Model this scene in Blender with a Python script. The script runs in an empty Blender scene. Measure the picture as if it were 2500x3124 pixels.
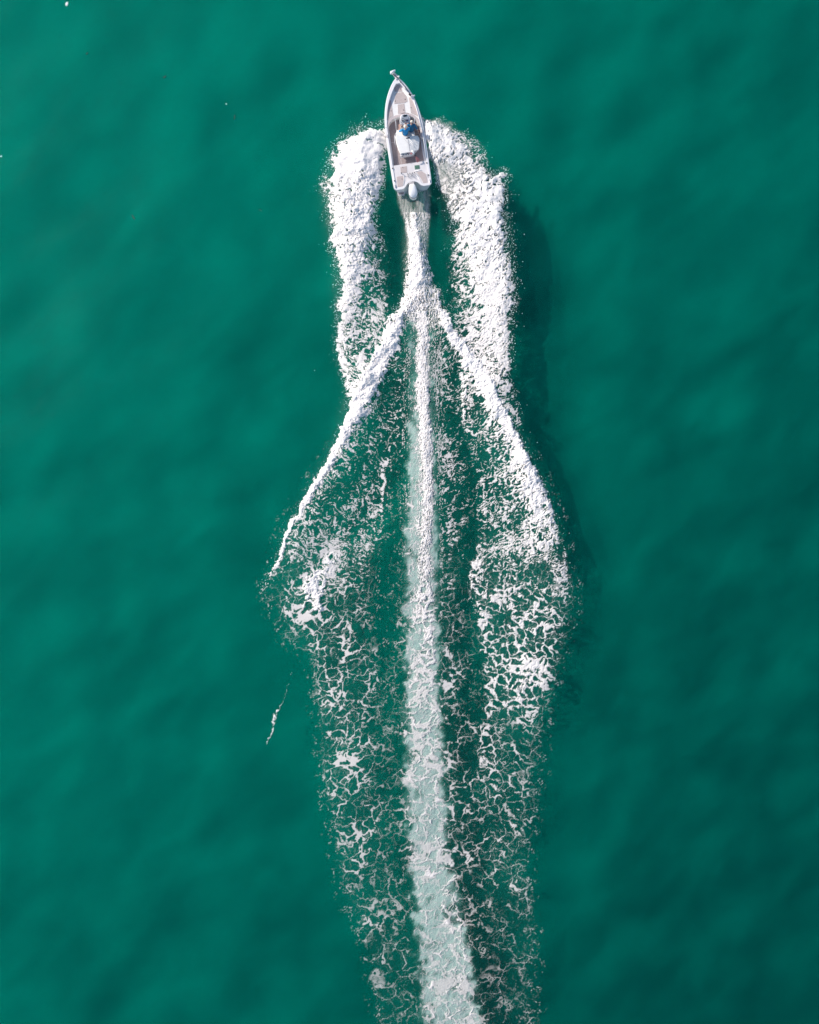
import bpy, bmesh, math, random
import numpy as np
from mathutils import Vector, Matrix

R = math.radians
rnd = random.Random(7)
scene = bpy.context.scene

# ------------------------------------------------------------------ camera, sky, sun, exposure
CAM_H = 50.0
SC = 50.0                       # photograph pixels per metre at the water (camera 50 m up)
cam_d = bpy.data.cameras.new('camera')
cam = bpy.data.objects.new('camera', cam_d)
scene.collection.objects.link(cam)
cam.location = (0, 0, CAM_H)
cam.rotation_euler = (0, 0, 0)
cam_d.sensor_fit = 'VERTICAL'
cam_d.sensor_height = 24.0
cam_d.lens = 24.0 * CAM_H / (3124 / SC)
cam_d.clip_end = 3000
scene.camera = cam

SUN_EL, SUN_AZ = R(34), R(150)      # direction towards the sun, azimuth counted from +x
w = bpy.data.worlds.new('World')
scene.world = w
w.use_nodes = True
nt = w.node_tree
bg = nt.nodes['Background']
sky = nt.nodes.new('ShaderNodeTexSky')
sky.sky_type = 'NISHITA'
sky.sun_disc = False
sky.sun_elevation = SUN_EL
sky.sun_rotation = R(90) - SUN_AZ
nt.links.new(sky.outputs[0], bg.inputs[0])
bg.inputs[1].default_value = 0.12
sl = bpy.data.lights.new('sun', 'SUN')
sl.energy = 3.6
sl.angle = R(0.5)
sl.color = (1.0, 0.915, 0.83)
so = bpy.data.objects.new('sun', sl)
scene.collection.objects.link(so)
sd = Vector((math.cos(SUN_AZ) * math.cos(SUN_EL), math.sin(SUN_AZ) * math.cos(SUN_EL), math.sin(SUN_EL)))
so.rotation_euler = sd.to_track_quat('Z', 'Y').to_euler()
so.location = sd * 80
vs = scene.view_settings
vs.view_transform = 'Standard'
vs.look = 'None'
vs.gamma = 1
vs.exposure = 0.42
scene.cycles.use_denoising = True
scene.cycles.use_adaptive_sampling = True
scene.cycles.adaptive_threshold = 0.02
scene.cycles.transparent_max_bounces = 32

# ------------------------------------------------------------------ object helpers
def link(o):
    scene.collection.objects.link(o)
    return o

def tag(o, label=None, cat=None, group=None, kind=None):
    if label: o['label'] = label
    if cat: o['category'] = cat
    if group: o['group'] = group
    if kind: o['kind'] = kind
    return o

def empty(name, loc=(0, 0, 0), rz=0.0, parent=None):
    o = bpy.data.objects.new(name, None)
    o.empty_display_size = 0.3
    o.location = loc
    o.rotation_euler = (0, 0, rz)
    link(o)
    if parent: o.parent = parent
    return o

def obj(name, bm, mat, parent=None, smooth=False, bevel=0, seg=2, loc=None):
    me = bpy.data.meshes.new(name)
    bmesh.ops.recalc_face_normals(bm, faces=bm.faces[:])
    bm.to_mesh(me)
    bm.free()
    for m in (mat if isinstance(mat, (list, tuple)) else [mat]):
        me.materials.append(m)
    o = link(bpy.data.objects.new(name, me))
    if parent: o.parent = parent
    if loc: o.location = loc
    if smooth:
        me.shade_smooth()
    if bevel:
        b = o.modifiers.new('bevel', 'BEVEL')
        b.width = bevel
        b.segments = seg
        b.limit_method = 'ANGLE'
        b.angle_limit = R(35)
        b.use_clamp_overlap = True
        me.shade_smooth()
        wn = o.modifiers.new('wn', 'WEIGHTED_NORMAL')
    return o

def box(bm, c, s, rz=0, rx=0, ry=0):
    m = Matrix.Translation(c) @ Matrix.Rotation(rz, 4, 'Z') @ Matrix.Rotation(ry, 4, 'Y') @ Matrix.Rotation(rx, 4, 'X') @ Matrix.Diagonal((s[0], s[1], s[2], 1))
    return bmesh.ops.create_cube(bm, size=1, matrix=m)['verts']

def cyl(bm, p0, p1, r0, r1=None, n=12):
    p0, p1 = Vector(p0), Vector(p1)
    r1 = r0 if r1 is None else r1
    d = p1 - p0
    m = Matrix.Translation((p0 + p1) / 2) @ d.to_track_quat('Z', 'Y').to_matrix().to_4x4()
    return bmesh.ops.create_cone(bm, cap_ends=True, segments=n, radius1=r0, radius2=r1, depth=d.length, matrix=m)['verts']

def tube(bm, pts, r, n=8):
    pts = [Vector(p) for p in pts]
    rings = []
    for i, p in enumerate(pts):
        t = (pts[min(i + 1, len(pts) - 1)] - pts[max(i - 1, 0)]).normalized()
        q = t.to_track_quat('Z', 'Y')
        rr = r[i] if isinstance(r, (list, tuple)) else r
        rings.append([bm.verts.new(p + q @ Vector((rr * math.cos(a), rr * math.sin(a), 0))) for a in [2 * math.pi * k / n for k in range(n)]])
    for a, b in zip(rings, rings[1:]):
        for k in range(n):
            bm.faces.new((a[k], a[(k + 1) % n], b[(k + 1) % n], b[k]))
    bm.faces.new(rings[0]); bm.faces.new(list(reversed(rings[-1])))

def ball(bm, c, r, u=16, v=10, rot=None):
    if not isinstance(r, (list, tuple)): r = (r, r, r)
    m = Matrix.Translation(c)
    if rot: m = m @ rot
    m = m @ Matrix.Diagonal((r[0], r[1], r[2], 1))
    return bmesh.ops.create_uvsphere(bm, u_segments=u, v_segments=v, radius=1, matrix=m)['verts']

def prism(bm, pts, z0, z1, zf=None):
    """closed outline extruded from z0 to z1 (zf(x, y) is added to the top)"""
    zf = zf or (lambda x, y: 0)
    lo = [bm.verts.new((x, y, z0)) for x, y in pts]
    hi = [bm.verts.new((x, y, z1 + zf(x, y))) for x, y in pts]
    n = len(pts)
    bm.faces.new(hi); bm.faces.new(list(reversed(lo)))
    for i in range(n):
        bm.faces.new((lo[i], lo[(i + 1) % n], hi[(i + 1) % n], hi[i]))

# ------------------------------------------------------------------ materials
def mat(name, col, rough=0.5, metal=0.0, noise=0.0, nscale=20.0, bump=0.0, bscale=60.0, spec=0.5, coat=0.0):
    m = bpy.data.materials.new(name)
    m.use_nodes = True
    n = m.node_tree
    p = n.nodes['Principled BSDF']
    p.inputs['Base Color'].default_value = (*col, 1)
    p.inputs['Roughness'].default_value = rough
    p.inputs['Metallic'].default_value = metal
    p.inputs['Specular IOR Level'].default_value = spec
    p.inputs['Coat Weight'].default_value = coat
    tc = n.nodes.new('ShaderNodeTexCoord')
    if noise:
        nz = n.nodes.new('ShaderNodeTexNoise')
        nz.inputs['Scale'].default_value = nscale
        nz.inputs['Detail'].default_value = 4
        n.links.new(tc.outputs['Object'], nz.inputs['Vector'])
        cr = n.nodes.new('ShaderNodeValToRGB')
        cr.color_ramp.elements[0].position = 0.3
        cr.color_ramp.elements[1].position = 0.7
        cr.color_ramp.elements[0].color = (*[c * (1 - noise) for c in col], 1)
        cr.color_ramp.elements[1].color = (*[min(1, c * (1 + noise)) for c in col], 1)
        n.links.new(nz.outputs[0], cr.inputs[0])
        n.links.new(cr.outputs[0], p.inputs['Base Color'])
    if bump:
        nb = n.nodes.new('ShaderNodeTexNoise')
        nb.inputs['Scale'].default_value = bscale
        nb.inputs['Detail'].default_value = 3
        n.links.new(tc.outputs['Object'], nb.inputs['Vector'])
        b = n.nodes.new('ShaderNodeBump')
        b.inputs['Strength'].default_value = bump
        b.inputs['Distance'].default_value = 0.01
        n.links.new(nb.outputs[0], b.inputs['Height'])
        n.links.new(b.outputs[0], p.inputs['Normal'])
    return m

GEL = mat('gelcoat', (0.80, 0.79, 0.80), 0.28, noise=0.03, nscale=3, coat=0.3)
GEL2 = mat('gelcoat_liner', (0.72, 0.69, 0.69), 0.45, noise=0.05, nscale=5)
PAD = mat('foam_deck_pad', (0.50, 0.43, 0.415), 0.9, noise=0.13, nscale=22, bump=0.4)
PADD = mat('cockpit_foam_pad', (0.33, 0.275, 0.275), 0.92, noise=0.16, nscale=18, bump=0.4)
BLACK = mat('black_plastic', (0.02, 0.02, 0.025), 0.4, noise=0.2)
DGREY = mat('dark_metal', (0.06, 0.065, 0.075), 0.35, metal=0.5, noise=0.15)
STEEL = mat('stainless', (0.6, 0.6, 0.62), 0.25, metal=1.0, noise=0.05)
WPAINT = mat('white_paint', (0.82, 0.83, 0.84), 0.25, noise=0.03, nscale=6, coat=0.5)
VINYL = mat('white_vinyl', (0.80, 0.79, 0.77), 0.5, noise=0.05, nscale=8, bump=0.15, bscale=15)
GREEN = mat('green_mesh', (0.06, 0.15, 0.11), 0.7, noise=0.5, nscale=30)
SCREEN = mat('screen_glass', (0.012, 0.02, 0.025), 0.08, noise=0.2)
DASH = mat('dash_panel', (0.35, 0.39, 0.44), 0.4, noise=0.1)
RED = mat('red_cloth', (0.62, 0.10, 0.09), 0.75, noise=0.15)
PINK = mat('faded_red_cloth', (0.70, 0.25, 0.22), 0.8, noise=0.15)
BLUE = mat('blue_shirt', (0.02, 0.27, 0.56), 0.8, noise=0.12, nscale=9, bump=0.5, bscale=14)
TEAL = mat('teal_shirt', (0.012, 0.13, 0.25), 0.8, noise=0.12, nscale=9, bump=0.5, bscale=14)
KHAKI = mat('khaki_shorts', (0.60, 0.52, 0.43), 0.85, noise=0.1)
NAVY = mat('navy_shorts', (0.05, 0.06, 0.16), 0.85, noise=0.1)
SKIN = mat('skin', (0.62, 0.36, 0.26), 0.5, noise=0.06, nscale=12)
CAPW = mat('pale_cap', (0.72, 0.66, 0.58), 0.8, noise=0.06)
HAIR = mat('brown_hair', (0.22, 0.10, 0.035), 0.7, noise=0.3, nscale=60)
EYE = mat('eye_dark', (0.03, 0.02, 0.02), 0.3, noise=0.1)
WEED = mat('seaweed', (0.010, 0.030, 0.026), 0.7, noise=0.3)

# ------------------------------------------------------------------ noise in numpy
_r = np.random.RandomState(11)
PERM = np.concatenate([_r.permutation(256)] * 2).astype(np.int32)
ANG = _r.rand(256) * 2 * np.pi
GX, GY = np.cos(ANG).astype(np.float32), np.sin(ANG).astype(np.float32)
RX, RY = _r.rand(256).astype(np.float32), _r.rand(256).astype(np.float32)

def hsh(ix, iy, s):
    return PERM[(PERM[(ix + s * 17) & 255] + iy + s * 31) & 255]

def perlin(x, y, s=0):
    ix, iy = np.floor(x).astype(np.int32), np.floor(y).astype(np.int32)
    fx, fy = (x - ix).astype(np.float32), (y - iy).astype(np.float32)
    a, b = fx * fx * fx * (fx * (fx * 6 - 15) + 10), fy * fy * fy * (fy * (fy * 6 - 15) + 10)
    def g(i, j):
        h = hsh(ix + i, iy + j, s)
        return GX[h] * (fx - i) + GY[h] * (fy - j)
    n0 = g(0, 0) * (1 - a) + g(1, 0) * a
    n1 = g(0, 1) * (1 - a) + g(1, 1) * a
    return (n0 * (1 - b) + n1 * b) * 1.5

def fbm(x, y, s=0, o=4, g=0.5):
    t, a, n = 0, 1.0, 0
    for k in range(o):
        t = t + a * perlin(x * 2 ** k, y * 2 ** k, s + k)
        n += a
        a *= g
    return t / n * 1.4

def worley(x, y, s=0):
    """returns F1, F2"""
    ix, iy = np.floor(x).astype(np.int32), np.floor(y).astype(np.int32)
    fx, fy = (x - ix).astype(np.float32), (y - iy).astype(np.float32)
    f1 = np.full(x.shape, 9, np.float32)
    f2 = np.full(x.shape, 9, np.float32)
    for i in (-1, 0, 1):
        for j in (-1, 0, 1):
            h = hsh(ix + i, iy + j, s)
            d = np.hypot(i + RX[h] - fx, j + RY[h] - fy)
            f2 = np.minimum(f2, np.maximum(f1, d))
            f1 = np.minimum(f1, d)
    return f1, f2

def ss(a, b, x):
    t = np.clip((x - a) / (b - a), 0, 1)
    return t * t * (3 - 2 * t)

def gblur(a, sg):
    r = int(3 * sg) + 1
    k = np.exp(-0.5 * (np.arange(-r, r + 1) / sg) ** 2)
    k /= k.sum()
    a = np.pad(a, r, mode='edge')
    a = np.apply_along_axis(lambda m: np.convolve(m, k, 'valid'), 0, a)
    return np.apply_along_axis(lambda m: np.convolve(m, k, 'valid'), 1, a)

# ------------------------------------------------------------------ wake maps, traced in metres*50 (photo pixels at water level)
GU0, GU1, GV0, GV1, GS = 500, 2400, 200, 3700, 4
gu = np.arange(GU0, GU1 + 1, GS, dtype=np.float64)
gv = np.arange(GV0, GV1 + 1, GS, dtype=np.float64)

def band(rows):
    """rows: {v: [u, value, u, value ...]} -> map on the (gv, gu) grid"""
    vs_ = sorted(rows)
    A = np.array([rows[v] for v in vs_], float)
    out = np.zeros((len(gv), len(gu)))
    for i, v in enumerate(gv):
        if v < vs_[0] or v > vs_[-1]: continue
        row = [np.interp(v, vs_, A[:, k]) for k in range(A.shape[1])]
        out[i] = np.interp(gu, row[0::2], row[1::2], left=0, right=0)
    return out

def pick(M, u, v):
    x = np.clip((u - GU0) / GS, 0, M.shape[1] - 1.001)
    y = np.clip((v - GV0) / GS, 0, M.shape[0] - 1.001)
    i, j = x.astype(int), y.astype(int)
    fx, fy = x - i, y - j
    return (M[j, i] * (1 - fx) + M[j, i + 1] * fx) * (1 - fy) + (M[j + 1, i] * (1 - fx) + M[j + 1, i + 1] * fx) * fy

Z6 = [1000, 0, 1001, 0, 1002, 0, 1003, 0, 1004, 0, 1005, 0]
LOBE_L = band({
 366: [1150,0,1160,.0,1168,.0,1176,.1,1180,.1,1184,0],
 388: [1085,0,1100,.2,1120,.15,1150,.2,1178,.3,1184,0],
 404: [1080,0,1097,.35,1120,.55,1150,.7,1182,1,1186,0],
 422: [1060,0,1076,.8,1095,1,1150,1,1184,1,1190,0],
 437: [1022,0,1034,.5,1085,.9,1150,1,1182,.95,1190,0],
 450: [1016,0,1030,.9,1080,1.1,1150,1.1,1180,.75,1188,0],
 480: [1003,0,1018,.8,1040,1.1,1150,1.1,1178,.85,1182,0],
 520: [992,0,1008,.6,1035,1,1130,1.1,1176,.85,1180,0],
 545: [978,0,992,.6,1030,.92,1130,1,1170,.9,1176,0],
 580: [983,0,995,.8,1030,.92,1120,1,1160,.9,1168,0],
 640: [1000,0,1010,.85,1035,.92,1110,1,1142,.85,1152,0],
 690: [1015,0,1025,.85,1040,.95,1105,1.1,1138,.85,1147,0],
 735: [1005,0,1013,.85,1035,.95,1095,1,1138,.75,1175,0],
 800: [1028,0,1036,.85,1050,.95,1090,.95,1145,.62,1208,0],
 860: [1040,0,1048,.85,1060,1,1085,.95,1145,.6,1210,0],
 920: [1030,0,1038,.9,1050,1,1080,.85,1145,.6,1208,0],
 1000:[1028,0,1036,.95,1050,.88,1080,.75,1150,.7,1200,0],
 1070:[1020,0,1028,.95,1045,.85,1080,.72,1130,.75,1180,.1],
 1150:[1045,0,1052,.85,1070,.8,1090,.8,1110,.95,1150,0],
 1220:[1062,0,1068,.8,1075,.85,1085,.9,1100,1,1120,0],
 1300:[1065,0,1070,.7,1075,.8,1080,.9,1090,.5,1100,0],
 1330: [1065,0,1070,0,1075,0,1080,0,1090,0,1100,0]})
LOBE_R = band({
 358: [1290,0,1294,.0,1300,.0,1305,.0,1312,.0,1318,0],
 370: [1280,0,1286,.8,1296,.7,1306,.6,1318,.4,1328,0],
 390: [1280,0,1286,1,1305,.95,1320,.85,1335,.6,1348,0],
 408: [1284,0,1290,1,1315,1,1345,.92,1368,.7,1382,0],
 425: [1288,0,1294,1,1330,.95,1370,.92,1405,.8,1428,0],
 440: [1290,0,1298,.95,1330,.95,1380,.92,1420,.7,1468,.1],
 455: [1296,0,1304,.9,1350,.92,1400,.95,1440,.7,1482,0],
 500: [1311,0,1318,.85,1350,.82,1400,.9,1455,.8,1492,0],
 520: [1320,0,1328,.7,1355,.6,1400,.85,1465,.85,1494,0],
 550: [1333,0,1341,.7,1365,.52,1410,.8,1480,.95,1508,0],
 600: [1364,0,1372,.8,1395,.65,1440,.95,1500,1,1538,0],
 660: [1375,0,1385,.8,1410,.9,1450,1,1510,.95,1536,0],
 700: [1385,0,1395,.8,1420,.9,1460,1,1530,.9,1560,0],
 760: [1375,0,1400,.7,1430,.95,1470,.95,1530,.9,1560,0],
 830: [1362,0,1400,.55,1440,.85,1480,1,1540,.9,1572,0],
 880: [1362,0,1400,.55,1440,.85,1500,1,1550,.9,1577,0],
 925: [1368,0,1410,.6,1450,.82,1510,1,1555,.85,1580,0],
 980: [1375,0,1400,.7,1450,.82,1515,1,1545,.85,1560,0],
 1040:[1395,0,1410,.8,1460,.82,1515,.95,1550,.85,1565,0],
 1100:[1430,0,1440,.8,1480,.85,1520,.88,1555,.8,1568,0],
 1160:[1470,0,1480,.8,1500,.85,1520,.8,1538,.8,1550,0],
 1200:[1495,0,1505,.8,1520,.7,1530,.6,1562,.75,1580,0],
 1240:[1520,0,1530,.6,1540,.4,1555,.35,1570,.5,1578,0],
 1290:[1550,0,1556,.2,1562,.2,1572,.5,1580,.85,1588,0],
 1325:[1555,0,1561,0,1566,0,1572,0,1580,0,1588,0]})
SPIKE = band({
 515:[1528,0,1530,0,1533,0,1536,0], 530:[1520,0,1527,.8,1536,.9,1540,0], 560:[1495,0,1505,.9,1536,.9,1541,0],
 620:[1490,0,1500,.9,1534,.9,1540,0], 660:[1490,0,1500,.9,1528,.9,1534,0]})
WASH = band({
 566: [1206,0,1210,.3,1235,.2,1262,.1,1285,.3,1308,.3,1316,0],
 600: [1212,0,1216,.5,1235,.42,1262,.12,1285,.45,1308,.5,1316,0],
 630: [1218,0,1223,.55,1242,.5,1262,.3,1285,.5,1308,.55,1316,0],
 650: [1226,0,1231,.6,1245,.65,1265,.95,1285,.55,1308,.65,1316,0],
 690: [1237,0,1243,.9,1255,.75,1268,1.1,1285,.62,1305,.75,1313,0],
 740: [1243,0,1250,.95,1262,1.1,1275,1.1,1288,.72,1300,.75,1306,0],
 790: [1230,0,1240,.5,1257,.95,1275,1.1,1290,.85,1302,.8,1308,0],
 830: [1233,0,1243,.55,1256,1.05,1280,1.1,1300,.85,1312,.82,1320,0],
 870: [1233,0,1242,.8,1256,1.1,1285,.95,1305,.85,1322,.85,1330,0],
 900: [1226,0,1235,.9,1255,1,1285,.9,1310,.85,1333,.85,1341,0],
 950: [1207,0,1216,1,1240,.9,1290,.85,1320,.8,1350,.9,1360,0],
 985: [1190,0,1197,1,1232,.75,1265,.5,1310,.7,1360,.8,1372,0],
 1015:[1180,0,1190,.8,1220,.5,1250,.2,1312,.4,1368,.5,1378,0]})
TRAIL = band({
 950: [1262,0,1272,.8,1285,.95,1303,.9,1313,0],
 1100:[1262,0,1271,.85,1286,1,1302,.95,1312,0],
 1200:[1262,0,1272,.85,1290,1,1308,.9,1322,0],
 1400:[1262,0,1287,.85,1300,1,1317,.85,1332,0],
 1500:[1252,0,1275,.5,1300,.95,1318,.85,1332,0],
 1700:[1245,0,1260,.45,1288,.85,1312,.8,1330,0],
 2000:[1240,0,1255,.58,1288,.72,1322,.8,1345,0],
 2400:[1230,0,1245,.58,1288,.72,1340,.72,1360,.1],
 2600:[1242,0,1257,.55,1300,.68,1365,.78,1385,.1],
 2800:[1270,0,1285,.58,1330,.66,1398,.84,1420,.1],
 2950:[1272,0,1292,.55,1350,.66,1430,.84,1455,.1],
 3124:[1280,0,1300,.6,1360,.7,1450,.8,1475,.1],
 3690:[1300,0,1320,.5,1380,.55,1470,.6,1495,.1]})
AER = band({
 900: [1235,0,1250,.5,1290,.6,1320,.5,1340,0],
 960: [1240,0,1255,.7,1290,.7,1315,.3,1330,0],
 1100:[1245,0,1258,.3,1290,.5,1315,.3,1330,0],
 1250:[1242,0,1257,.45,1290,.5,1320,.3,1335,0],
 1330:[1242,0,1260,.95,1285,.9,1322,.4,1337,0],
 1500:[1240,0,1256,.85,1285,.85,1320,.5,1337,0],
 1700:[1232,0,1248,.85,1288,.9,1324,.7,1340,0],
 2000:[1234,0,1250,.85,1288,.95,1330,.8,1350,0],
 2400:[1232,0,1248,.85,1290,.95,1345,.8,1365,0],
 2600:[1240,0,1258,.85,1300,.9,1350,.75,1378,0],
 2800:[1262,0,1280,.8,1330,.85,1390,.7,1415,0],
 2950:[1275,0,1292,.8,1350,.85,1425,.75,1450,0],
 3124:[1280,0,1300,.7,1370,.85,1450,.7,1475,0],
 3690:[1300,0,1320,.6,1390,.7,1470,.6,1500,0]})
CREST_L = band({
 900: [1228,0,1234,.9,1245,1,1258,.8,1265,.5,1270,0],
 950: [1205,0,1214,1,1228,1.1,1245,.8,1258,.3,1262,0],
 1000:[1172,0,1182,1,1205,1.15,1228,.9,1240,.5,1248,0],
 1060:[1150,0,1162,1.1,1188,1.15,1212,.8,1230,.6,1238,0],
 1130:[1105,0,1120,1.1,1155,1.15,1180,.8,1195,.5,1205,0],
 1200:[1075,0,1085,1.05,1130,1.15,1150,.7,1160,.5,1170,0],
 1260:[1060,0,1068,1.05,1100,1.1,1120,.7,1140,.3,1150,0],
 1310:[1036,0,1042,1.05,1068,1.1,1085,.6,1110,.35,1120,0],
 1370:[1012,0,1018,1,1040,1.1,1055,.6,1080,.38,1090,0],
 1430:[978,0,985,1,1002,1.1,1015,.6,1050,.4,1060,0],
 1500:[934,0,941,1,956,1.1,966,.55,1020,.42,1040,0],
 1570:[904,0,910,1,922,1,930,.5,980,.42,1020,0],
 1600:[874,0,880,1,894,.95,904,.5,960,.42,990,0],
 1640:[862,0,867,.95,877,.95,884,.5,940,.45,960,0],
 1690:[854,0,859,.95,869,.9,874,.45,930,.45,950,0],
 1740:[828,0,833,.9,841,.8,847,.35,900,.38,920,0],
 1790:[799,0,803,.8,809,.6,815,.25,880,.25,900,0],
 1835:[797,0,800,.4,803,.3,806,.15,850,.15,880,0],
 1870:[797,0,800,0,803,0,806,0,850,.1,880,0],
 1900:[797,0,800,0,803,0,806,0,850,.0,880,0]})
FIELD_L = band({
 985: [1232,0,1238,.5,1248,.45,1256,.4,1262,.4,1266,0],
 1060:[1222,0,1228,.5,1235,.35,1245,.4,1258,.4,1265,0],
 1130:[1180,0,1200,.45,1215,.3,1225,.5,1245,.35,1264,0],
 1180:[1160,0,1180,.25,1200,.3,1225,.4,1245,.35,1262,0],
 1250:[1120,0,1150,.15,1200,.25,1226,.42,1245,.2,1260,0],
 1350:[1060,0,1090,.35,1150,.3,1195,.2,1225,.42,1250,0],
 1450:[1000,0,1030,.35,1100,.32,1160,.38,1190,.15,1250,.1],
 1550:[930,0,960,.38,1060,.36,1120,.52,1180,.35,1200,.05],
 1640:[880,0,900,.35,970,.58,1060,.4,1140,.52,1190,0],
 1700:[860,0,900,.4,975,.58,1005,.85,1100,.5,1175,.1],
 1780:[830,0,880,.45,962,1.0,1000,.7,1080,.42,1160,.1],
 1850:[830,0,870,.48,975,.92,1000,.6,1080,.42,1150,.1],
 1900:[830,0,870,.48,940,.55,985,.72,1100,.4,1150,.1],
 1950:[845,0,900,.25,965,.62,1000,.45,1100,.4,1160,.05],
 2000:[930,0,960,.35,1020,.42,1060,.48,1120,.35,1170,.05],
 2200:[965,0,1000,.5,1050,.55,1100,.42,1150,.22,1230,.12],
 2400:[975,0,1010,.38,1070,.5,1120,.45,1170,.28,1235,.25],
 2600:[1010,0,1040,.38,1110,.52,1150,.4,1180,.22,1240,.15],
 2750:[1045,0,1065,.32,1110,.35,1160,.38,1220,.32,1270,.15],
 2900:[1122,0,1142,.38,1170,.32,1200,.28,1240,.32,1280,.2],
 3124:[1148,0,1163,.38,1180,.28,1210,.18,1250,.3,1290,.15],
 3690:[1160,0,1175,.3,1200,.2,1230,.1,1270,.2,1300,.1]})
STREAK_L = band({
 1400:[1140,0,1150,.3,1180,.6,1186,0], 1412:[1150,0,1164,.85,1180,.9,1186,0], 1450:[1162,0,1168,.85,1178,.85,1184,0],
 1510:[1160,0,1166,.85,1176,.85,1182,0], 1560:[1152,0,1158,.8,1170,.8,1176,0], 1595:[1145,0,1150,0,1160,0,1166,0]})
SPARSE_R = band({
 960: [1308,0,1318,.6,1335,.7,1350,.6,1362,0],
 1050:[1312,0,1325,.42,1350,.5,1372,.45,1398,0],
 1150:[1312,0,1330,.5,1350,.52,1370,.35,1400,.05],
 1300:[1315,0,1332,.55,1350,.58,1366,.32,1400,.1],
 1500:[1325,0,1345,.48,1380,.5,1400,.4,1430,.1],
 1700:[1325,0,1345,.38,1375,.5,1395,.32,1420,.05],
 1900:[1325,0,1345,.32,1365,.45,1400,.22,1430,.12],
 2200:[1340,0,1355,.38,1380,.34,1430,.18,1450,.15],
 2400:[1350,0,1365,.45,1390,.42,1430,.32,1460,.2],
 2700:[1390,0,1405,.45,1430,.35,1470,.28,1520,.15],
 3124:[1440,0,1460,.35,1480,.3,1500,.25,1540,.15],
 3690:[1460,0,1480,.3,1500,.25,1520,.2,1560,.1]})
CREST_R = band({
 880:[1300,0,1312,.5,1320,.8,1328,.9,1333,.8,1340,0],
 940:[1315,0,1325,.6,1338,.85,1348,.9,1356,.8,1362,0],
 1000:[1338,0,1346,.6,1356,1.1,1370,1.1,1378,.9,1386,0],
 1050:[1362,0,1374,.6,1386,1.1,1405,1.15,1417,1,1427,0],
 1100:[1385,0,1400,.5,1415,1,1435,1.15,1455,1,1470,0],
 1150:[1395,0,1408,.7,1428,.7,1455,1.15,1487,1.05,1499,0],
 1200:[1400,0,1411,.9,1436,.45,1484,1.15,1514,1.05,1524,0],
 1260:[1402,0,1414,.9,1440,.42,1508,.95,1540,1.15,1552,0],
 1310:[1410,0,1424,.6,1465,.52,1535,.9,1566,1.15,1580,0],
 1370:[1425,0,1445,.42,1500,.52,1565,.88,1593,1.15,1605,0],
 1430:[1430,0,1460,.42,1530,.52,1595,.88,1628,1.1,1642,0],
 1490:[1435,0,1470,.42,1550,.65,1610,.98,1655,1,1668,0],
 1550:[1435,0,1470,.45,1560,.6,1630,.9,1680,.92,1690,0],
 1620:[1435,0,1480,.5,1560,.55,1640,.82,1700,.82,1710,0],
 1700:[1432,0,1450,.5,1540,.55,1640,.68,1715,.68,1730,0],
 1760:[1420,0,1433,.85,1520,.5,1620,.66,1730,.58,1752,0],
 1830:[1440,0,1456,.8,1530,.6,1620,.68,1730,.52,1762,0],
 1900:[1448,0,1462,.62,1540,.58,1620,.72,1710,.45,1765,0],
 1980:[1455,0,1475,.5,1560,.62,1620,.72,1690,.42,1728,0],
 2050:[1460,0,1490,.42,1560,.62,1640,.78,1680,.58,1705,0],
 2120:[1470,0,1490,.42,1540,.72,1600,.68,1660,.5,1692,0],
 2180:[1460,0,1490,.48,1530,.55,1570,.4,1640,.32,1690,0],
 2280:[1440,0,1470,.48,1510,.55,1550,.4,1620,.25,1690,0],
 2400:[1450,0,1470,.45,1510,.5,1550,.4,1620,.2,1680,0],
 2550:[1455,0,1480,.38,1530,.35,1580,.28,1605,.32,1628,0],
 2650:[1455,0,1480,.42,1520,.38,1560,.32,1600,.28,1618,0],
 2800:[1450,0,1500,.28,1550,.25,1580,.3,1620,.28,1648,0],
 3000:[1440,0,1500,.25,1550,.25,1590,.25,1625,.25,1658,0],
 3690:[1440,0,1500,.2,1550,.2,1590,.2,1625,.2,1660,0]})
LAYERS = [LOBE_L, LOBE_R, SPIKE, WASH, TRAIL, CREST_L, FIELD_L, STREAK_L, SPARSE_R, CREST_R]
GAPS = band({980:[1200,0,1225,.25,1240,.28,1330,.28,1405,.22,1440,0], 1400:[1180,0,1200,.12,1240,.22,1340,.22,1420,.2,1460,0],
 2000:[1150,0,1175,.12,1225,.22,1350,.24,1440,.18,1480,0], 2600:[1150,0,1185,.16,1230,.24,1380,.24,1480,.22,1520,0], 3690:[1170,0,1200,.2,1270,.24,1480,.24,1540,.2,1590,0]})
DENS = np.maximum.reduce(LAYERS + [GAPS])
LF = 1 - .28 * ss(760, 960, gv)[:, None] + 0 * LOBE_L
CRESTS = gblur(np.maximum.reduce([LOBE_L * LF, LOBE_R * LF, SPIKE, CREST_L, CREST_R * (0.95 + .1 * (gv < 1500))[:, None], WASH, TRAIL * .8, np.where(FIELD_L > .72, FIELD_L, 0)]), 1.5)

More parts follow.
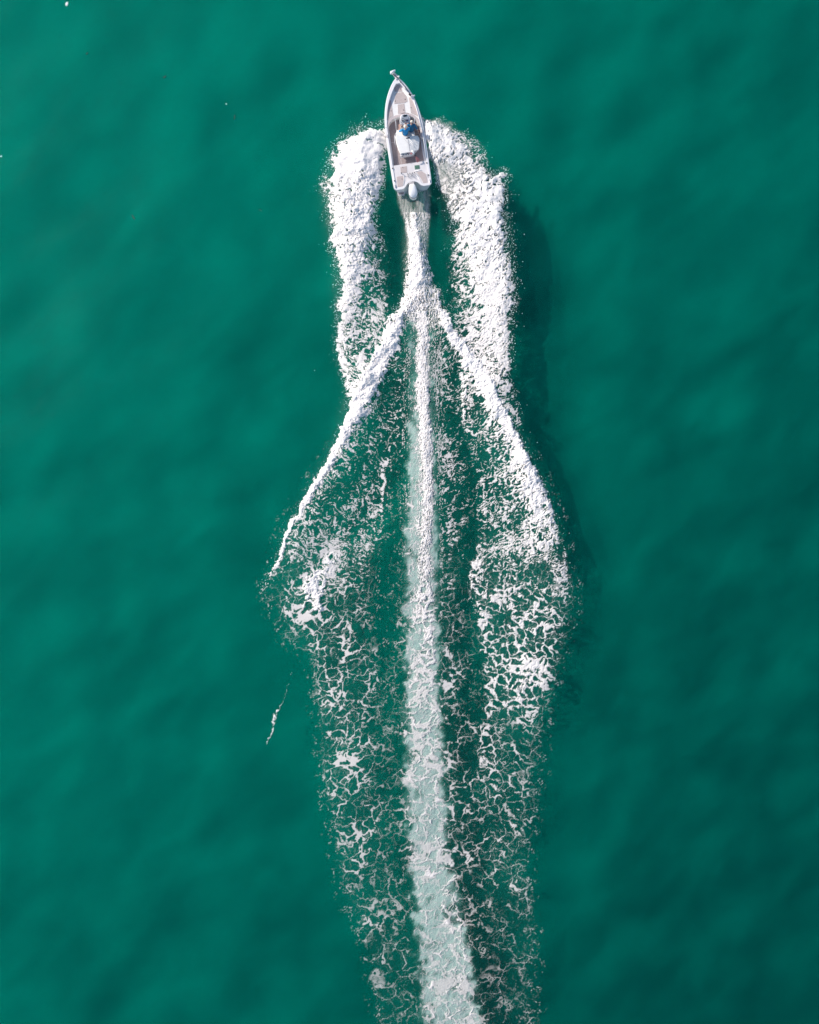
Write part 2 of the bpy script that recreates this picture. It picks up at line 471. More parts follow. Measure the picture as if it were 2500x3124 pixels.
HT = gblur(band({
 330:[900,0,1100,0,1150,0,1170,0,1190,0,1235,0,1280,0,1300,0,1320,0,1400,0,1700,0],
 420:[960,0,1030,0,1090,.4,1160,.45,1185,.05,1235,-.1,1290,.25,1310,.5,1400,.35,1460,0,1700,0],
 560:[900,0,975,0,1040,.5,1140,.45,1180,-.15,1255,-.2,1325,-.15,1370,.35,1510,.45,1600,-.05,1900,0],
 700:[900,0,985,.02,1050,.55,1115,.45,1205,-.4,1272,.2,1335,-.35,1410,.35,1530,.75,1660,-.4,2000,0],
 850:[900,0,1015,.02,1070,.5,1120,.3,1215,-.35,1280,.45,1345,-.3,1430,.3,1550,.75,1730,-.5,2100,0],
 1000:[900,0,1005,0,1050,.38,1110,.2,1190,.45,1290,.3,1370,.35,1450,.2,1540,.4,1720,-.45,2150,0],
 1200:[850,0,1040,0,1075,.25,1110,.45,1200,-.15,1290,.2,1370,-.15,1450,.2,1515,.45,1680,-.35,2100,0],
 1400:[750,0,960,0,1005,.1,1025,.42,1180,-.12,1295,.15,1400,-.12,1540,.2,1610,.48,1740,-.35,2100,0],
 1650:[650,0,820,0,860,.1,885,.3,1130,-.05,1290,.1,1420,-.1,1600,.25,1690,.4,1820,-.35,2150,0],
 1900:[600,0,780,0,830,.05,950,.2,1180,-.05,1290,.05,1430,-.08,1620,.25,1710,.32,1840,-.35,2150,0],
 2200:[700,0,900,0,1000,.05,1060,.1,1200,0,1290,.03,1400,-.05,1560,.15,1650,.25,1770,-.28,2050,0],
 2600:[800,0,950,0,1020,.02,1100,.05,1200,0,1290,.03,1400,-.02,1500,.05,1600,.1,1720,-.15,1950,0],
 3124:[800,0,950,0,1020,.02,1150,.03,1250,0,1370,.03,1480,-.02,1550,.04,1640,.06,1740,-.08,1950,0],
 3690:[800,0,950,0,1020,0,1150,0,1250,0,1370,0,1480,0,1550,0,1640,0,1740,0,1950,0]}), 5.0)

# ------------------------------------------------------------------ the sea
def axis(lo, hi, flo, fhi, f, m, far):
    a = list(np.arange(flo, fhi + 0.1, f))
    x = flo
    while x > lo: x -= m; a.append(x)
    s = m
    while x > -far: s *= 1.5; x -= s; a.append(x)
    x = fhi + 0
    x = a[int((fhi - flo) / f)]
    while x < hi: x += m; a.append(x)
    s = m
    while x < far: s *= 1.5; x += s; a.append(x)
    return np.array(sorted(set(a)))

AU = axis(-300, 2800, 720, 2080, 6, 16, 40000)
AV = axis(-300, 3420, 300, 3300, 6, 16, 40000)

def swell(u, v):
    """slow swell with its crests running lower left to upper right"""
    a = R(35)
    p, q = (u * math.cos(a) - v * math.sin(a)), (u * math.sin(a) + v * math.cos(a))
    h = 0.16 * perlin(p / 560, q / 340, 3) + 0.075 * perlin(p / 300 + 7, q / 180, 5) + 0.022 * fbm(p / 120, q / 85, 9, 2)
    far = np.maximum(np.abs(u - 1250) - 1500, np.abs(v - 1562) - 1800)
    return h * np.clip(1 - far / 400, 0, 1)

UU, VV = np.meshgrid(AU, AV)
WZ = swell(UU, VV)
inside = (UU > GU0) & (UU < GU1) & (VV > GV0) & (VV < GV1)
WZ = WZ + np.where(inside, pick(HT, UU, VV), 0)

def grid_mesh(name, X, Y, Z, attrs, material, keep=None):
    ny, nx = X.shape
    idx = np.arange(nx * ny).reshape(ny, nx)
    q = np.stack([idx[1:, :-1], idx[1:, 1:], idx[:-1, 1:], idx[:-1, :-1]], -1).reshape(-1, 4)
    if keep is not None:
        k = (keep[1:, :-1] | keep[1:, 1:] | keep[:-1, 1:] | keep[:-1, :-1]).reshape(-1)
        q = q[k]
    used = np.zeros(nx * ny, bool)
    used[q.reshape(-1)] = True
    remap = np.cumsum(used) - 1
    q = remap[q]
    co = np.stack([X, Y, Z], -1).reshape(-1, 3)[used].astype(np.float32)
    me = bpy.data.meshes.new(name)
    me.vertices.add(len(co)); me.vertices.foreach_set('co', co.reshape(-1))
    me.loops.add(len(q) * 4); me.loops.foreach_set('vertex_index', q.reshape(-1).astype(np.int32))
    me.polygons.add(len(q))
    me.polygons.foreach_set('loop_start', np.arange(0, len(q) * 4, 4, dtype=np.int32))
    me.update(calc_edges=True)
    for k, a in attrs.items():
        at = me.attributes.new(k, 'FLOAT', 'POINT')
        at.data.foreach_set('value', a.reshape(-1)[used].astype(np.float32))
    me.materials.append(material)
    me.shade_smooth()
    return link(bpy.data.objects.new(name, me))

TOP_A = 0.11
# water: milky with bubbles where the attribute says so, patches of clearer and cloudier sea
WATER = bpy.data.materials.new('sea_water')
WATER.use_nodes = True
n = WATER.node_tree
P = n.nodes['Principled BSDF']
tc = n.nodes.new('ShaderNodeTexCoord')
def noise_node(scale, detail=2, rot=0, sc=(1, 1, 1), rough=0.5, dist=0.0):
    mp = n.nodes.new('ShaderNodeMapping')
    m0 = n.nodes.new('ShaderNodeMapping')
    m0.inputs['Rotation'].default_value = (0, 0, rot)
    n.links.new(tc.outputs['Object'], m0.inputs[0])
    mp.inputs['Scale'].default_value = sc
    n.links.new(m0.outputs[0], mp.inputs[0])
    z = n.nodes.new('ShaderNodeTexNoise')
    z.inputs['Scale'].default_value = scale
    z.inputs['Detail'].default_value = detail
    z.inputs['Roughness'].default_value = rough
    z.inputs['Distortion'].default_value = dist
    n.links.new(mp.outputs[0], z.inputs['Vector'])
    return z
n1 = noise_node(0.42, 9, R(-42), (0.5, 1, 1), 0.58, 0.3)
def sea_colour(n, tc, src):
    """cloudy patches, and a light falloff put into the colour, brighter towards the upper left"""
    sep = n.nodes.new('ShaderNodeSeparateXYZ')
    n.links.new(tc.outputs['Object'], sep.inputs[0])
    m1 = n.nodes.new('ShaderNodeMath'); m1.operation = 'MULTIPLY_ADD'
    n.links.new(sep.outputs[0], m1.inputs[0]); m1.inputs[1].default_value = -0.0058  # painted light falloff: the base colour darkens to the right
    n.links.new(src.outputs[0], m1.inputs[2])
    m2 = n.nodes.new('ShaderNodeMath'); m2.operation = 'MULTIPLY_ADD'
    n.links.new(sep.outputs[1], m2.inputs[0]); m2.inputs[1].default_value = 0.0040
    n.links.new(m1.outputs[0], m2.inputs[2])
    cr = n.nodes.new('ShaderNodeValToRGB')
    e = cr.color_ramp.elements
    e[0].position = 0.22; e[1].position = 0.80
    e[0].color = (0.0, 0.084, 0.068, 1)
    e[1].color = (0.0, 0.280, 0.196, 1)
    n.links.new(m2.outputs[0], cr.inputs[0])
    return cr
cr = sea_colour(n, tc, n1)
at = n.nodes.new('ShaderNodeAttribute'); at.attribute_name = 'aeration'
mx = n.nodes.new('ShaderNodeMix'); mx.data_type = 'RGBA'
n.links.new(at.outputs['Fac'], mx.inputs[0])
n.links.new(cr.outputs[0], mx.inputs[6])
mx.inputs[7].default_value = (0.35, 0.47, 0.43, 1)
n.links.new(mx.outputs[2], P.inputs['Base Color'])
P.inputs['Roughness'].default_value = 0.22
P.inputs['IOR'].default_value = 1.33
P.inputs['Specular IOR Level'].default_value = 0.3
r1 = noise_node(1.3, 6, R(-50), (0.5, 1, 1), 0.62, 0.4)
b1 = n.nodes.new('ShaderNodeBump')
b1.inputs['Strength'].default_value = 0.5
b1.inputs['Distance'].default_value = 0.055
n.links.new(r1.outputs[0], b1.inputs['Height'])
r3 = noise_node(2.0, 6, R(-50), (0.55, 1, 1), 0.6, 0.6)
b3 = n.nodes.new('ShaderNodeBump')
b3.inputs['Strength'].default_value = 0.9
b3.inputs['Distance'].default_value = 0.13
n.links.new(r3.outputs[0], b3.inputs['Height'])
n.links.new(b3.outputs[0], P.inputs['Normal'])
# clear near the surface: most of the colour comes from the murky layers below, milky only where full of bubbles
gl = n.nodes.new('ShaderNodeBsdfGlossy'); gl.inputs['Roughness'].default_value = 0.22
n.links.new(b1.outputs[0], gl.inputs['Normal'])
lw = n.nodes.new('ShaderNodeLayerWeight'); lw.inputs['Blend'].default_value = 0.5
n.links.new(b1.outputs[0], lw.inputs['Normal'])
pw = n.nodes.new('ShaderNodeMath'); pw.operation = 'POWER'; pw.inputs[1].default_value = 5
n.links.new(lw.outputs['Facing'], pw.inputs[0])
fr = n.nodes.new('ShaderNodeMath'); fr.operation = 'MULTIPLY_ADD'; fr.inputs[1].default_value = 0.98; fr.inputs[2].default_value = 0.004
n.links.new(pw.outputs[0], fr.inputs[0])
P.inputs['Specular IOR Level'].default_value = 0
top = n.nodes.new('ShaderNodeMixShader')
tr = n.nodes.new('ShaderNodeBsdfTransparent')
msh = n.nodes.new('ShaderNodeMixShader')
mr = n.nodes.new('ShaderNodeMapRange')
mr.inputs[1].default_value = 0; mr.inputs[2].default_value = .75
mr.inputs[3].default_value = TOP_A; mr.inputs[4].default_value = 0.97
n.links.new(at.outputs['Fac'], mr.inputs[0])
n.links.new(mr.outputs[0], msh.inputs[0])
n.links.new(tr.outputs[0], msh.inputs[1])
n.links.new(P.outputs[0], msh.inputs[2])
n.links.new(fr.outputs[0], top.inputs[0])
n.links.new(msh.outputs[0], top.inputs[1])
n.links.new(gl.outputs[0], top.inputs[2])
n.links.new(top.outputs[0], n.nodes['Material Output'].inputs[0])

def aer_warp(u, v):
    k = 9 + 9 * ss(1300, 2400, v)
    return u + k * fbm(u / 40, v / 40, 23, 3) * 1.3 + 5 * fbm(u / 15, v / 15, 24, 2), v + k * fbm(u / 40, v / 40, 25, 3)
AW = aer_warp(UU, VV)
aer = np.where(inside, pick(gblur(AER, 1.0), *AW) + pick(0.13 * gblur(DENS, 3.5), UU, VV), 0)
fb = fbm(UU / 30, VV / 34, 21, 4)
fb2 = fbm(UU / 75, VV / 60, 27, 2)
aer = np.where(aer > 0.25, 0.25 + 0.62 * ss(0.0, 0.7, aer - 0.25 + 0.6 * fb + 0.5 * fb2), aer)
aer = np.clip(aer, 0, 0.9)
sea = grid_mesh('water', (UU - 1250) / SC, (1562 - VV) / SC, WZ, {'aeration': aer}, WATER)
tag(sea, 'clear teal green sea water with soft darker patches', 'water', kind='structure')

for zl, al in ((-0.85, 0.10), (-1.65, 0.40), (-2.5, 0.55), (-3.4, 1.0)):
    ml = bpy.data.materials.new('murky_water')
    ml.use_nodes = True
    n = ml.node_tree
    pl_ = n.nodes['Principled BSDF']
    tc = n.nodes.new('ShaderNodeTexCoord')
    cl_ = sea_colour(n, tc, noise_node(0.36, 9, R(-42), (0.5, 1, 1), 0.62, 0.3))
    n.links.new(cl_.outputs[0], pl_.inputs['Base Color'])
    pl_.inputs['Roughness'].default_value = 1
    pl_.inputs['Specular IOR Level'].default_value = 0
    pl_.inputs['Alpha'].default_value = al
    # layers rolled by a few decimetres to make the shadow edges on them uneven
    dU, dV = np.meshgrid(axis(-300, 2800, 0, 2500, 40, 40, 40000), axis(-300, 3420, 0, 3124, 40, 40, 40000))
    fade = np.clip(1 - np.maximum(np.abs(dU - 1250) - 1400, np.abs(dV - 1562) - 1700) / 300, 0, 1)
    dz = (0.42 * perlin(dU / 190 + zl * 3, dV / 230, 401) + 0.2 * perlin(dU / 90, dV / 110 + zl * 5, 402)) * fade
    o = grid_mesh('seabed' if al == 1 else 'water_depth', (dU - 1250) / SC, (1562 - dV) / SC, zl + np.clip(dz, -.38, .38), {}, ml)
    tag(o, kind='structure', label='cloudy green depth under the sea surface')

def water_z(u, v):
    """height of the sea mesh, bilinear over its fine part"""
    i0, j0 = np.searchsorted(AU, 720), np.searchsorted(AV, 300)
    x, y = np.clip((u - 720) / 6 + i0, 0, len(AU) - 2), np.clip((v - 300) / 6 + j0, 0, len(AV) - 2)
    i, j = np.floor(x).astype(int), np.floor(y).astype(int)
    fx, fy = x - i, y - j
    return (WZ[j, i] * (1 - fx) + WZ[j, i + 1] * fx) * (1 - fy) + (WZ[j + 1, i] * (1 - fx) + WZ[j + 1, i + 1] * fx) * fy

# ------------------------------------------------------------------ foam
FOAM = bpy.data.materials.new('sea_foam')
FOAM.use_nodes = True
n = FOAM.node_tree
P = n.nodes['Principled BSDF']
tc = n.nodes.new('ShaderNodeTexCoord')
th_ = n.nodes.new('ShaderNodeAttribute'); th_.attribute_name = 'thick'
fm = n.nodes.new('ShaderNodeMix'); fm.data_type = 'RGBA'
fm.inputs[6].default_value = (0.70, 0.665, 0.64, 1)
fm.inputs[7].default_value = (0.88, 0.845, 0.82, 1)
n.links.new(th_.outputs['Fac'], fm.inputs[0])
n.links.new(fm.outputs[2], P.inputs['Base Color'])
P.inputs['Roughness'].default_value = 0.75
P.inputs['Specular IOR Level'].default_value = 0.25
at = n.nodes.new('ShaderNodeAttribute'); at.attribute_name = 'cover'
n.links.new(at.outputs['Fac'], P.inputs['Alpha'])
fn = noise_node(11.0, 5, 0, (1, 1, 1), 0.65, 0.9)
b2 = n.nodes.new('ShaderNodeBump')
b2.inputs['Strength'].default_value = 0.45
b2.inputs['Distance'].default_value = 0.05
bs = n.nodes.new('ShaderNodeMath'); bs.operation = 'MULTIPLY_ADD'; bs.inputs[1].default_value = 0.40; bs.inputs[2].default_value = 0.10
n.links.new(th_.outputs['Fac'], bs.inputs[0])
n.links.new(bs.outputs[0], b2.inputs['Strength'])
n.links.new(fn.outputs[0], b2.inputs['Height'])
n.links.new(b2.outputs[0], P.inputs['Normal'])

def rank(s, samp=200000):
    f = s.reshape(-1)
    f = np.sort(f[::max(1, len(f) // samp)])
    return np.interp(s, f, np.linspace(0, 1, len(f))).astype(np.float32)

def foam_cover(u, v, d):
    u = u.astype(np.float32); v = v.astype(np.float32)
    side = np.clip((u - 1290) / 60, -1, 1)
    # local frame leaning away from the track, filaments drawn out sideways
    a = R(28) * side
    p = u * np.cos(a) - v * np.sin(a)
    q = u * np.sin(a) + v * np.cos(a)
    w1 = fbm(u / 55, v / 55, 31, 3); w2 = fbm(u / 55, v / 55, 41, 3)
    w3 = fbm(u / 14, v / 14, 51, 3, .6); w4 = fbm(u / 14, v / 14, 61, 3, .6)
    sx = p + 16 * w1 + 6 * w3
    sy = q + 16 * w2 + 6 * w4
    a1, a2 = worley(sx / 24, sy / 11, 71)
    b1_, b2_ = worley(sx / 10, sy / 5.5, 73)
    rdg = lambda X, Y, k: 1 - np.minimum(np.abs(perlin(X, Y, k)) * 2.2, 1)
    small = (0.42 * rdg(sx / 24, sy / 9.5, 171) + 0.26 * rdg(sx / 11, sy / 5, 172) + 0.20 * (1 - (b2_ - b1_)) + 0.12 * (1 - (a2 - a1))
             + (0.34 - .12 * ss(.7, .9, d)) * fbm(sx / 32, sy / 15, 77, 5, 0.65))
    # the net opens out with age: cells grow from about 0.6 m to 1.2 m down the wake
    vv = np.arange(300, 3700, 4.0)
    sv = np.interp(vv, [300, 1700, 2150, 2900, 3700], [.78, .78, 1.0, 1.45, 1.5])
    Y0 = np.interp(v, vv, np.cumsum(4.0 / sv)).astype(np.float32)
    S0 = np.interp(v, vv, sv).astype(np.float32)
    un, vn = (u - 1290) / S0 + 1290, Y0
    ux, uy = un + 20 * w1 + 5.5 * w3, vn + 20 * w2 + 5.5 * w4
    c1, c2 = worley(ux / 31, uy / 26, 81)
    e1, e2 = worley(ux / 12, uy / 10, 83)
    large = (0.80 * (1 - (c2 - c1)) + 0.20 * (1 - (e2 - e1)) + 0.20 * fbm(ux / 48, uy / 48, 87, 3, 0.5)
             + 0.10 * fbm(ux / 11, uy / 11, 88, 2, 0.5))
    big = fbm(u / 75 + 3, v / 95, 91, 3)
    t = ss(1550, 2000, v)
    rk = rank(small) * (1 - t) + rank(large) * t
    rk = rank(rk)
    cols = fbm(u / 13, v / 150, 95, 3) * (1 - t) * ss(930, 1050, v)
    dl = d * (1 + (0.85 * big + 0.6 * cols) * (1 - ss(.7, .85, d)))
    frac = (1 - .16 * (1 - ss(.72, .9, d))) * np.clip(dl, 0, 1.2) ** (1.5 - 0.9 * ss(.76, .97, d)) * (1 - .02 * t - .36 * ss(2350, 2850, v) - .10 * ss(2750, 3100, v))
    soft = 0.15 + 0.09 * t - .07 * ss(.75, .95, d)
    cov = ss(0, 1, (rk - (1 - frac)) / soft + 0.2)
    # thin threads tying the patches together
    lx, ly = ux, uy
    g1, g2 = c1, c2
    h1, h2 = worley(lx / 17, ly / 15, 86)
    gate = ss(-0.35, 0.35, fbm(u / 50, v / 50, 93, 3) + (dl - 0.25))
    thread = np.maximum(1 - ss(0.02, 0.085, g2 - g1), .35 * (1 - ss(0.01, 0.08, h2 - h1)))
    cov = np.maximum(cov, thread * gate * 0.68 * ss(0.06, 0.3, d) * t)
    cov = cov * (1 - 0.10 * (1 - ss(.6, .85, d)) - 0.16 * ss(1900, 2900, v))
    cov = np.where(d < 0.03, 0, cov)
    return cov, rk, dl

FS = 1.65
fu = np.arange(776, 1800, FS)
fv = np.arange(350, 3285, FS)
FU, FV = np.meshgrid(fu, fv)
edge = np.where(FV < 640, 17, np.where(FV < 1000, 12, 8)) + 9 * ss(1800, 2400, FV)
FU32, FV32 = FU.astype(np.float32), FV.astype(np.float32)
wu = FU + edge * fbm(FU32 / 34, FV32 / 34, 101, 3) + 4 * fbm(FU32 / 9, FV32 / 9, 103, 2)
wv = FV + edge * fbm(FU32 / 34, FV32 / 34, 105, 3) + 5 * fbm(FU32 / 9, FV32 / 9, 107, 2)
# keep the wash behind the transom tidy
calm = (FU > 1195) & (FU < 1325) & (FV < 820) & (FV > 550)
wu = np.where(calm, FU + (wu - FU) * 0.25, wu)
wv = np.where(calm, FV + (wv - FV) * 0.25, wv)
D = pick(DENS, wu, wv)
cov, rk, dl = foam_cover(FU, FV, D)
# the churned middle: a net of fine white lines over milky water, gathered into ropes here and there
AERm = np.clip(pick(AER, *aer_warp(FU32, FV32)), 0, 1) * ss(1250, 1500, FV)
mw1, mw2 = fbm(FU32 / 40, FV32 / 40, 201, 3), fbm(FU32 / 40, FV32 / 40, 203, 3)
mx_, my_ = FU32 + 14 * mw1, FV32 + 14 * mw2
k1, k2 = worley(mx_ / 30, my_ / 27, 205)
l1, l2 = worley(mx_ / 13, my_ / 11, 207)
rope = ss(-0.05, 0.55, fbm(FU32 / 30, FV32 / 42, 209, 3))
net = np.maximum((1 - ss(0.02, 0.06 + 0.16 * rope, k2 - k1)) * (0.5 + 0.5 * rope), (1 - ss(0.03, 0.13, l2 - l1)) * (0.12 + 0.5 * rope))
cov = cov * (1 - .2 * ss(.3, .7, AERm) * ss(1900, 2150, FV))
cov = np.maximum(cov, net * ss(0.25, 0.6, AERm))
# loose specks scattered round the fringes of the foam
env = pick(gblur(DENS, 6), FU, FV)
q1, q2 = worley((FU32 + 12 * mw1) / 7.5, (FV32 + 12 * mw2) / 9.5, 221)
sp_ = (1 - ss(.12, .34, q1)) * ss(.08, .5, fbm(FU32 / 22, FV32 / 30, 223, 3)) * ss(.015, .10, env) * (1 - ss(.16, .32, env))
cov = np.maximum(cov, .5 * sp_ * ss(1250, 1600, FV))
# thin misty veils of spray: astern of the transom and in the lee of the starboard bow wave
veil = pick(gblur(band({
    372:[1288,0,1296,.5,1310,.5,1330,.3,1350,0], 400:[1290,0,1300,.75,1340,.7,1370,.5,1400,0],
    470:[1308,0,1316,.8,1360,.8,1420,.6,1450,0], 560:[1340,0,1346,.7,1390,.5,1440,.5,1490,0],
    640:[1372,0,1380,.4,1400,.3,1440,.2,1480,0], 690:[1380,0,1390,0,1400,0,1440,0,1480,0]}), 1.0), wu, wv)
veil2 = pick(gblur(band({
    564:[1204,0,1208,.45,1250,.25,1309,.45,1315,0], 620:[1216,0,1220,.6,1250,.42,1309,.55,1315,0],
    680:[1235,0,1239,.7,1262,.5,1306,.6,1312,0], 760:[1240,0,1248,.5,1275,.6,1300,.6,1306,0], 800:[1240,0,1248,0,1275,0,1300,0,1306,0]}), .6), wu, wv)
streak = 0.62 + 0.6 * fbm(FU32 / 4.5, FV32 / 34, 111, 3)
streak2 = 0.62 + 0.55 * fbm((FU32 * 0.8 - FV32 * 0.6) / 6, (FU32 * 0.6 + FV32 * 0.8) / 26, 113, 3)
cov = np.maximum(cov, np.clip(veil * streak2, 0, 1))
stern = (FU > 1200) & (FU < 1322) & (FV > 560) & (FV < 650)
cov = np.where(stern, cov * 0.35, cov)
cov = np.maximum(cov, np.clip(veil2 * streak, 0, 1))
hole = np.hypot((FU - 1262) / 6, (FV - 612) / 30)          # clear water right behind the lower unit
cov = np.where(hole < 1, cov * 0.25, cov)
CR = pick(CRESTS, wu, wv)
# keep foam off the boat itself
th = R(8.7)
bx_ = ((FU - 1261) * math.cos(th) - (585 - FV) * math.sin(-th)) / SC
by_ = ((FU - 1261) * math.sin(-th) + (585 - FV) * math.cos(th)) / SC
hullw = np.interp(by_, [-0.1, 0, 3.8, 5, 6, 6.4], [0, 0.98, 0.95, 0.6, 0.2, 0])
inhull = (np.abs(bx_) < hullw) & (by_ > 0)
cov = np.where(inhull, 0, cov)

def ridged(x, y, s, o=3):
    t, a, f = 0, 1.0, 1.0
    for k in range(o):
        t = t + a * (1 - np.abs(perlin(x * f, y * f, s + k)) * 1.8)
        a *= 0.55; f *= 1.9
    return t / 1.85
rx_, ry_ = FU32 + 7 * fbm(FU32 / 22, FV32 / 22, 121, 2), FV32 + 7 * fbm(FU32 / 22, FV32 / 22, 123, 2)
sd_ = np.clip((FU32 - 1285) / 60, -1, 1)
ag = R(32) * sd_
fp, fq = rx_ * np.cos(ag) - ry_ * np.sin(ag), rx_ * np.sin(ag) + ry_ * np.cos(ag)
st_ = 1.75 - .6 * ss(1700, 2200, FV)
curl = ridged(fp / (8.5 * st_), fq / 7.0, 131)
fine = ridged(fp / (5 * st_), fq / 4.2, 141, 2)
lump = fbm(FU32 / 45, FV32 / 45, 151, 3)
crest = np.clip(CR, 0, 1)
calmness = ss(560, 800, FV) * (1 - 0.55 * ss(1900, 2300, FV))
rough = 0.25 + 0.75 * calmness
rough = np.where(FU < 1200, np.maximum(rough, ss(380, 620, FV)), rough)
rough = np.where(FU > 1330, np.maximum(rough, 0.45), rough)
puff = crest ** 3 * (0.14 + 0.15 * lump) + np.clip(dl, 0, 1) * 0.012
FZ = water_z(FU, FV) + 0.02 + cov * (puff + rough * ((0.007 + 0.067 * crest) * (curl - 0.5) + (0.005 + 0.043 * crest) * (fine - 0.5)))
lift = pick(gblur(band({355:[1278,0,1290,0,1310,0,1330,0,1370,0], 385:[1270,0,1288,.30,1305,.30,1325,.1,1350,0],
    430:[1272,0,1294,.38,1318,.36,1345,.15,1400,0], 480:[1280,0,1306,.2,1330,.25,1360,.1,1420,0], 530:[1290,0,1320,0,1340,0,1370,0,1430,0]}), 1.5), FU, FV)
FZ = FZ + lift * ss(0.1, .6, cov)
FZ = np.maximum(FZ, water_z(FU, FV) + 0.012)
foam = grid_mesh('wake_foam', (FU - 1250) / SC, (1562 - FV) / SC, FZ, {'cover': np.clip(cov, 0, 1), 'thick': np.clip(crest ** 1.6 * (0.45 + 0.45 * curl + 0.3 * fine) * (1.15 - .25 * ss(1900, 2400, FV)), 0, 1)}, FOAM, keep=cov > 0.03)
tag(foam, 'white foam and lacy spray of the wake fanning out behind the boat', 'foam', kind='stuff')

# the short broken foam line left of the wake
SU, SV = np.meshgrid(np.arange(800, 900, 1.2), np.arange(2050, 2280, 1.2))
cl = np.interp(SV, [2050, 2120, 2150, 2165, 2185, 2200, 2215, 2235, 2250, 2275], [890, 872, 860, 848, 838, 834, 834, 832, 822, 812])
wd = np.interp(SV, [2050, 2140, 2150, 2165, 2180, 2190, 2205, 2225, 2240, 2262, 2275], [0, .3, 1.5, 2.5, 4.5, 5.5, 4.5, 3, 1.5, 1.5, 0])
SU32, SV32 = SU.astype(np.float32), SV.astype(np.float32)
dd = np.abs(SU + 5 * fbm(SU32 / 9, SV32 / 9, 161, 2) - cl)
sc_ = 0.85 * np.clip(1.2 - dd / np.maximum(wd, 0.1), 0, 1) * ss(-0.45, 0.1, fbm(SU32 / 7, SV32 / 12, 163, 2))
st = grid_mesh('foam_streak', (SU - 1250) / SC, (1562 - SV) / SC, water_z(SU, SV) + 0.02 + 0.04 * sc_, {'cover': sc_, 'thick': sc_}, FOAM, keep=sc_ > 0.03)
tag(st, 'short broken streak of white foam alone on the water left of the wake', 'foam', kind='stuff')

# tiny white flecks at the upper left
def fleck(u, v, w_, h_, ang, label):
    a, b = np.meshgrid(np.linspace(-1.3, 1.3, 40), np.linspace(-1.3, 1.3, 40))
    a32, b32 = a.astype(np.float32), b.astype(np.float32)
    c_ = np.clip(2.2 * (1 - np.hypot(a, b) + 0.45 * fbm(a32 * 1.6 + u, b32 * 1.6, 171, 3)), 0, 1)
    x = (a * w_ * math.cos(ang) - b * h_ * math.sin(ang)) / SC
    y = (a * w_ * math.sin(ang) + b * h_ * math.cos(ang)) / SC
    o = grid_mesh('white_fleck', x, y, 0.02 + 0.03 * c_, {'cover': c_, 'thick': c_}, FOAM, keep=c_ > .03)
    o.location = ((u - 1250) / SC, (1562 - v) / SC, float(WZ[np.searchsorted(AV, v), np.searchsorted(AU, u)]))
    tag(o, label, 'foam', group='stray white flecks', kind='thing')
fleck(203, 10, 5, 8, -.3, 'largest stray white fleck, alone at the top edge of the photo')
fleck(7, 479, 3, 3.5, 0, 'small stray white fleck at the far left edge of the photo')
fleck(691, 317, 1.8, 3, 0, 'tiny stray white fleck between the top left corner and the boat')

# droplets thrown up along the outer rims of the bow waves
def droplets():
    rr = np.random.RandomState(5)
    g = np.gradient(gblur(np.maximum.reduce([LOBE_L, LOBE_R, SPIKE, CREST_L * .5, CREST_R * .5]), 1.2))
    mag = np.hypot(*g)
    jj, ii = np.nonzero(mag > 0.06)
    sel = rr.choice(len(jj), 6500, p=(mag[jj, ii] / mag[jj, ii].sum()))
    u = gu[ii[sel]] + rr.uniform(-3, 3, len(sel)); v = gv[jj[sel]] + rr.uniform(-3, 3, len(sel))
    dx, dy = -g[1][jj[sel], ii[sel]], -g[0][jj[sel], ii[sel]]
    m = np.hypot(dx, dy) + 1e-6
    k = rr.exponential(5.0, len(sel)) * np.clip(1 + 1.6 * fbm(u / 30, v / 30, 301, 2), 0.05, 3)
    u = u + dx / m * k + rr.normal(0, 2, len(sel)); v = v + dy / m * k + rr.normal(0, 2, len(sel))
    bad = (np.abs(u - 1250) < 72) & (v < 600)
    bad |= (v > 1900) | ((v > 1000) & (rr.rand(len(v)) > 0.35))
    u, v = u[~bad], v[~bad]
    z = water_z(u, v) + rr.uniform(0.02, 0.5, len(u)) * np.exp(-rr.rand(len(u)))
    s = 0.006 + 0.012 * rr.rand(len(u)) ** 2 * np.where(rr.rand(len(u)) > .93, 1.7, 1)
    ib = bmesh.new(); bmesh.ops.create_icosphere(ib, subdivisions=1, radius=1); ib.verts.ensure_lookup_table()
    base = np.array([v_.co[:] for v_ in ib.verts]); tri = np.array([[v_.index for v_ in f_.verts] for f_ in ib.faces]); ib.free()
    el = rr.uniform(1, 2.2, len(u)); an = rr.uniform(0, np.pi, len(u))
    co = base[None] * s[:, None, None]
    co[:, :, 0] *= el[:, None]
    x = co[:, :, 0] * np.cos(an)[:, None] - co[:, :, 1] * np.sin(an)[:, None]
    y = co[:, :, 0] * np.sin(an)[:, None] + co[:, :, 1] * np.cos(an)[:, None]
    co = np.stack([x + ((u - 1250) / SC)[:, None], y + ((1562 - v) / SC)[:, None], co[:, :, 2] + z[:, None]], -1)
    f = tri[None] + len(base) * np.arange(len(u))[:, None, None]
    me = bpy.data.meshes.new('spray_droplets')
    me.from_pydata(co.reshape(-1, 3).tolist(), [], f.reshape(-1, 3).tolist())
    m_ = mat('spray_white', (0.85, 0.86, 0.86), 0.5, noise=0.03)
    me.materials.append(m_)
    me.shade_smooth()
    o = link(bpy.data.objects.new('spray_droplets', me))
    tag(o, 'fine white spray drops flung outward along the edges of the bow waves', 'spray', kind='stuff')
droplets()

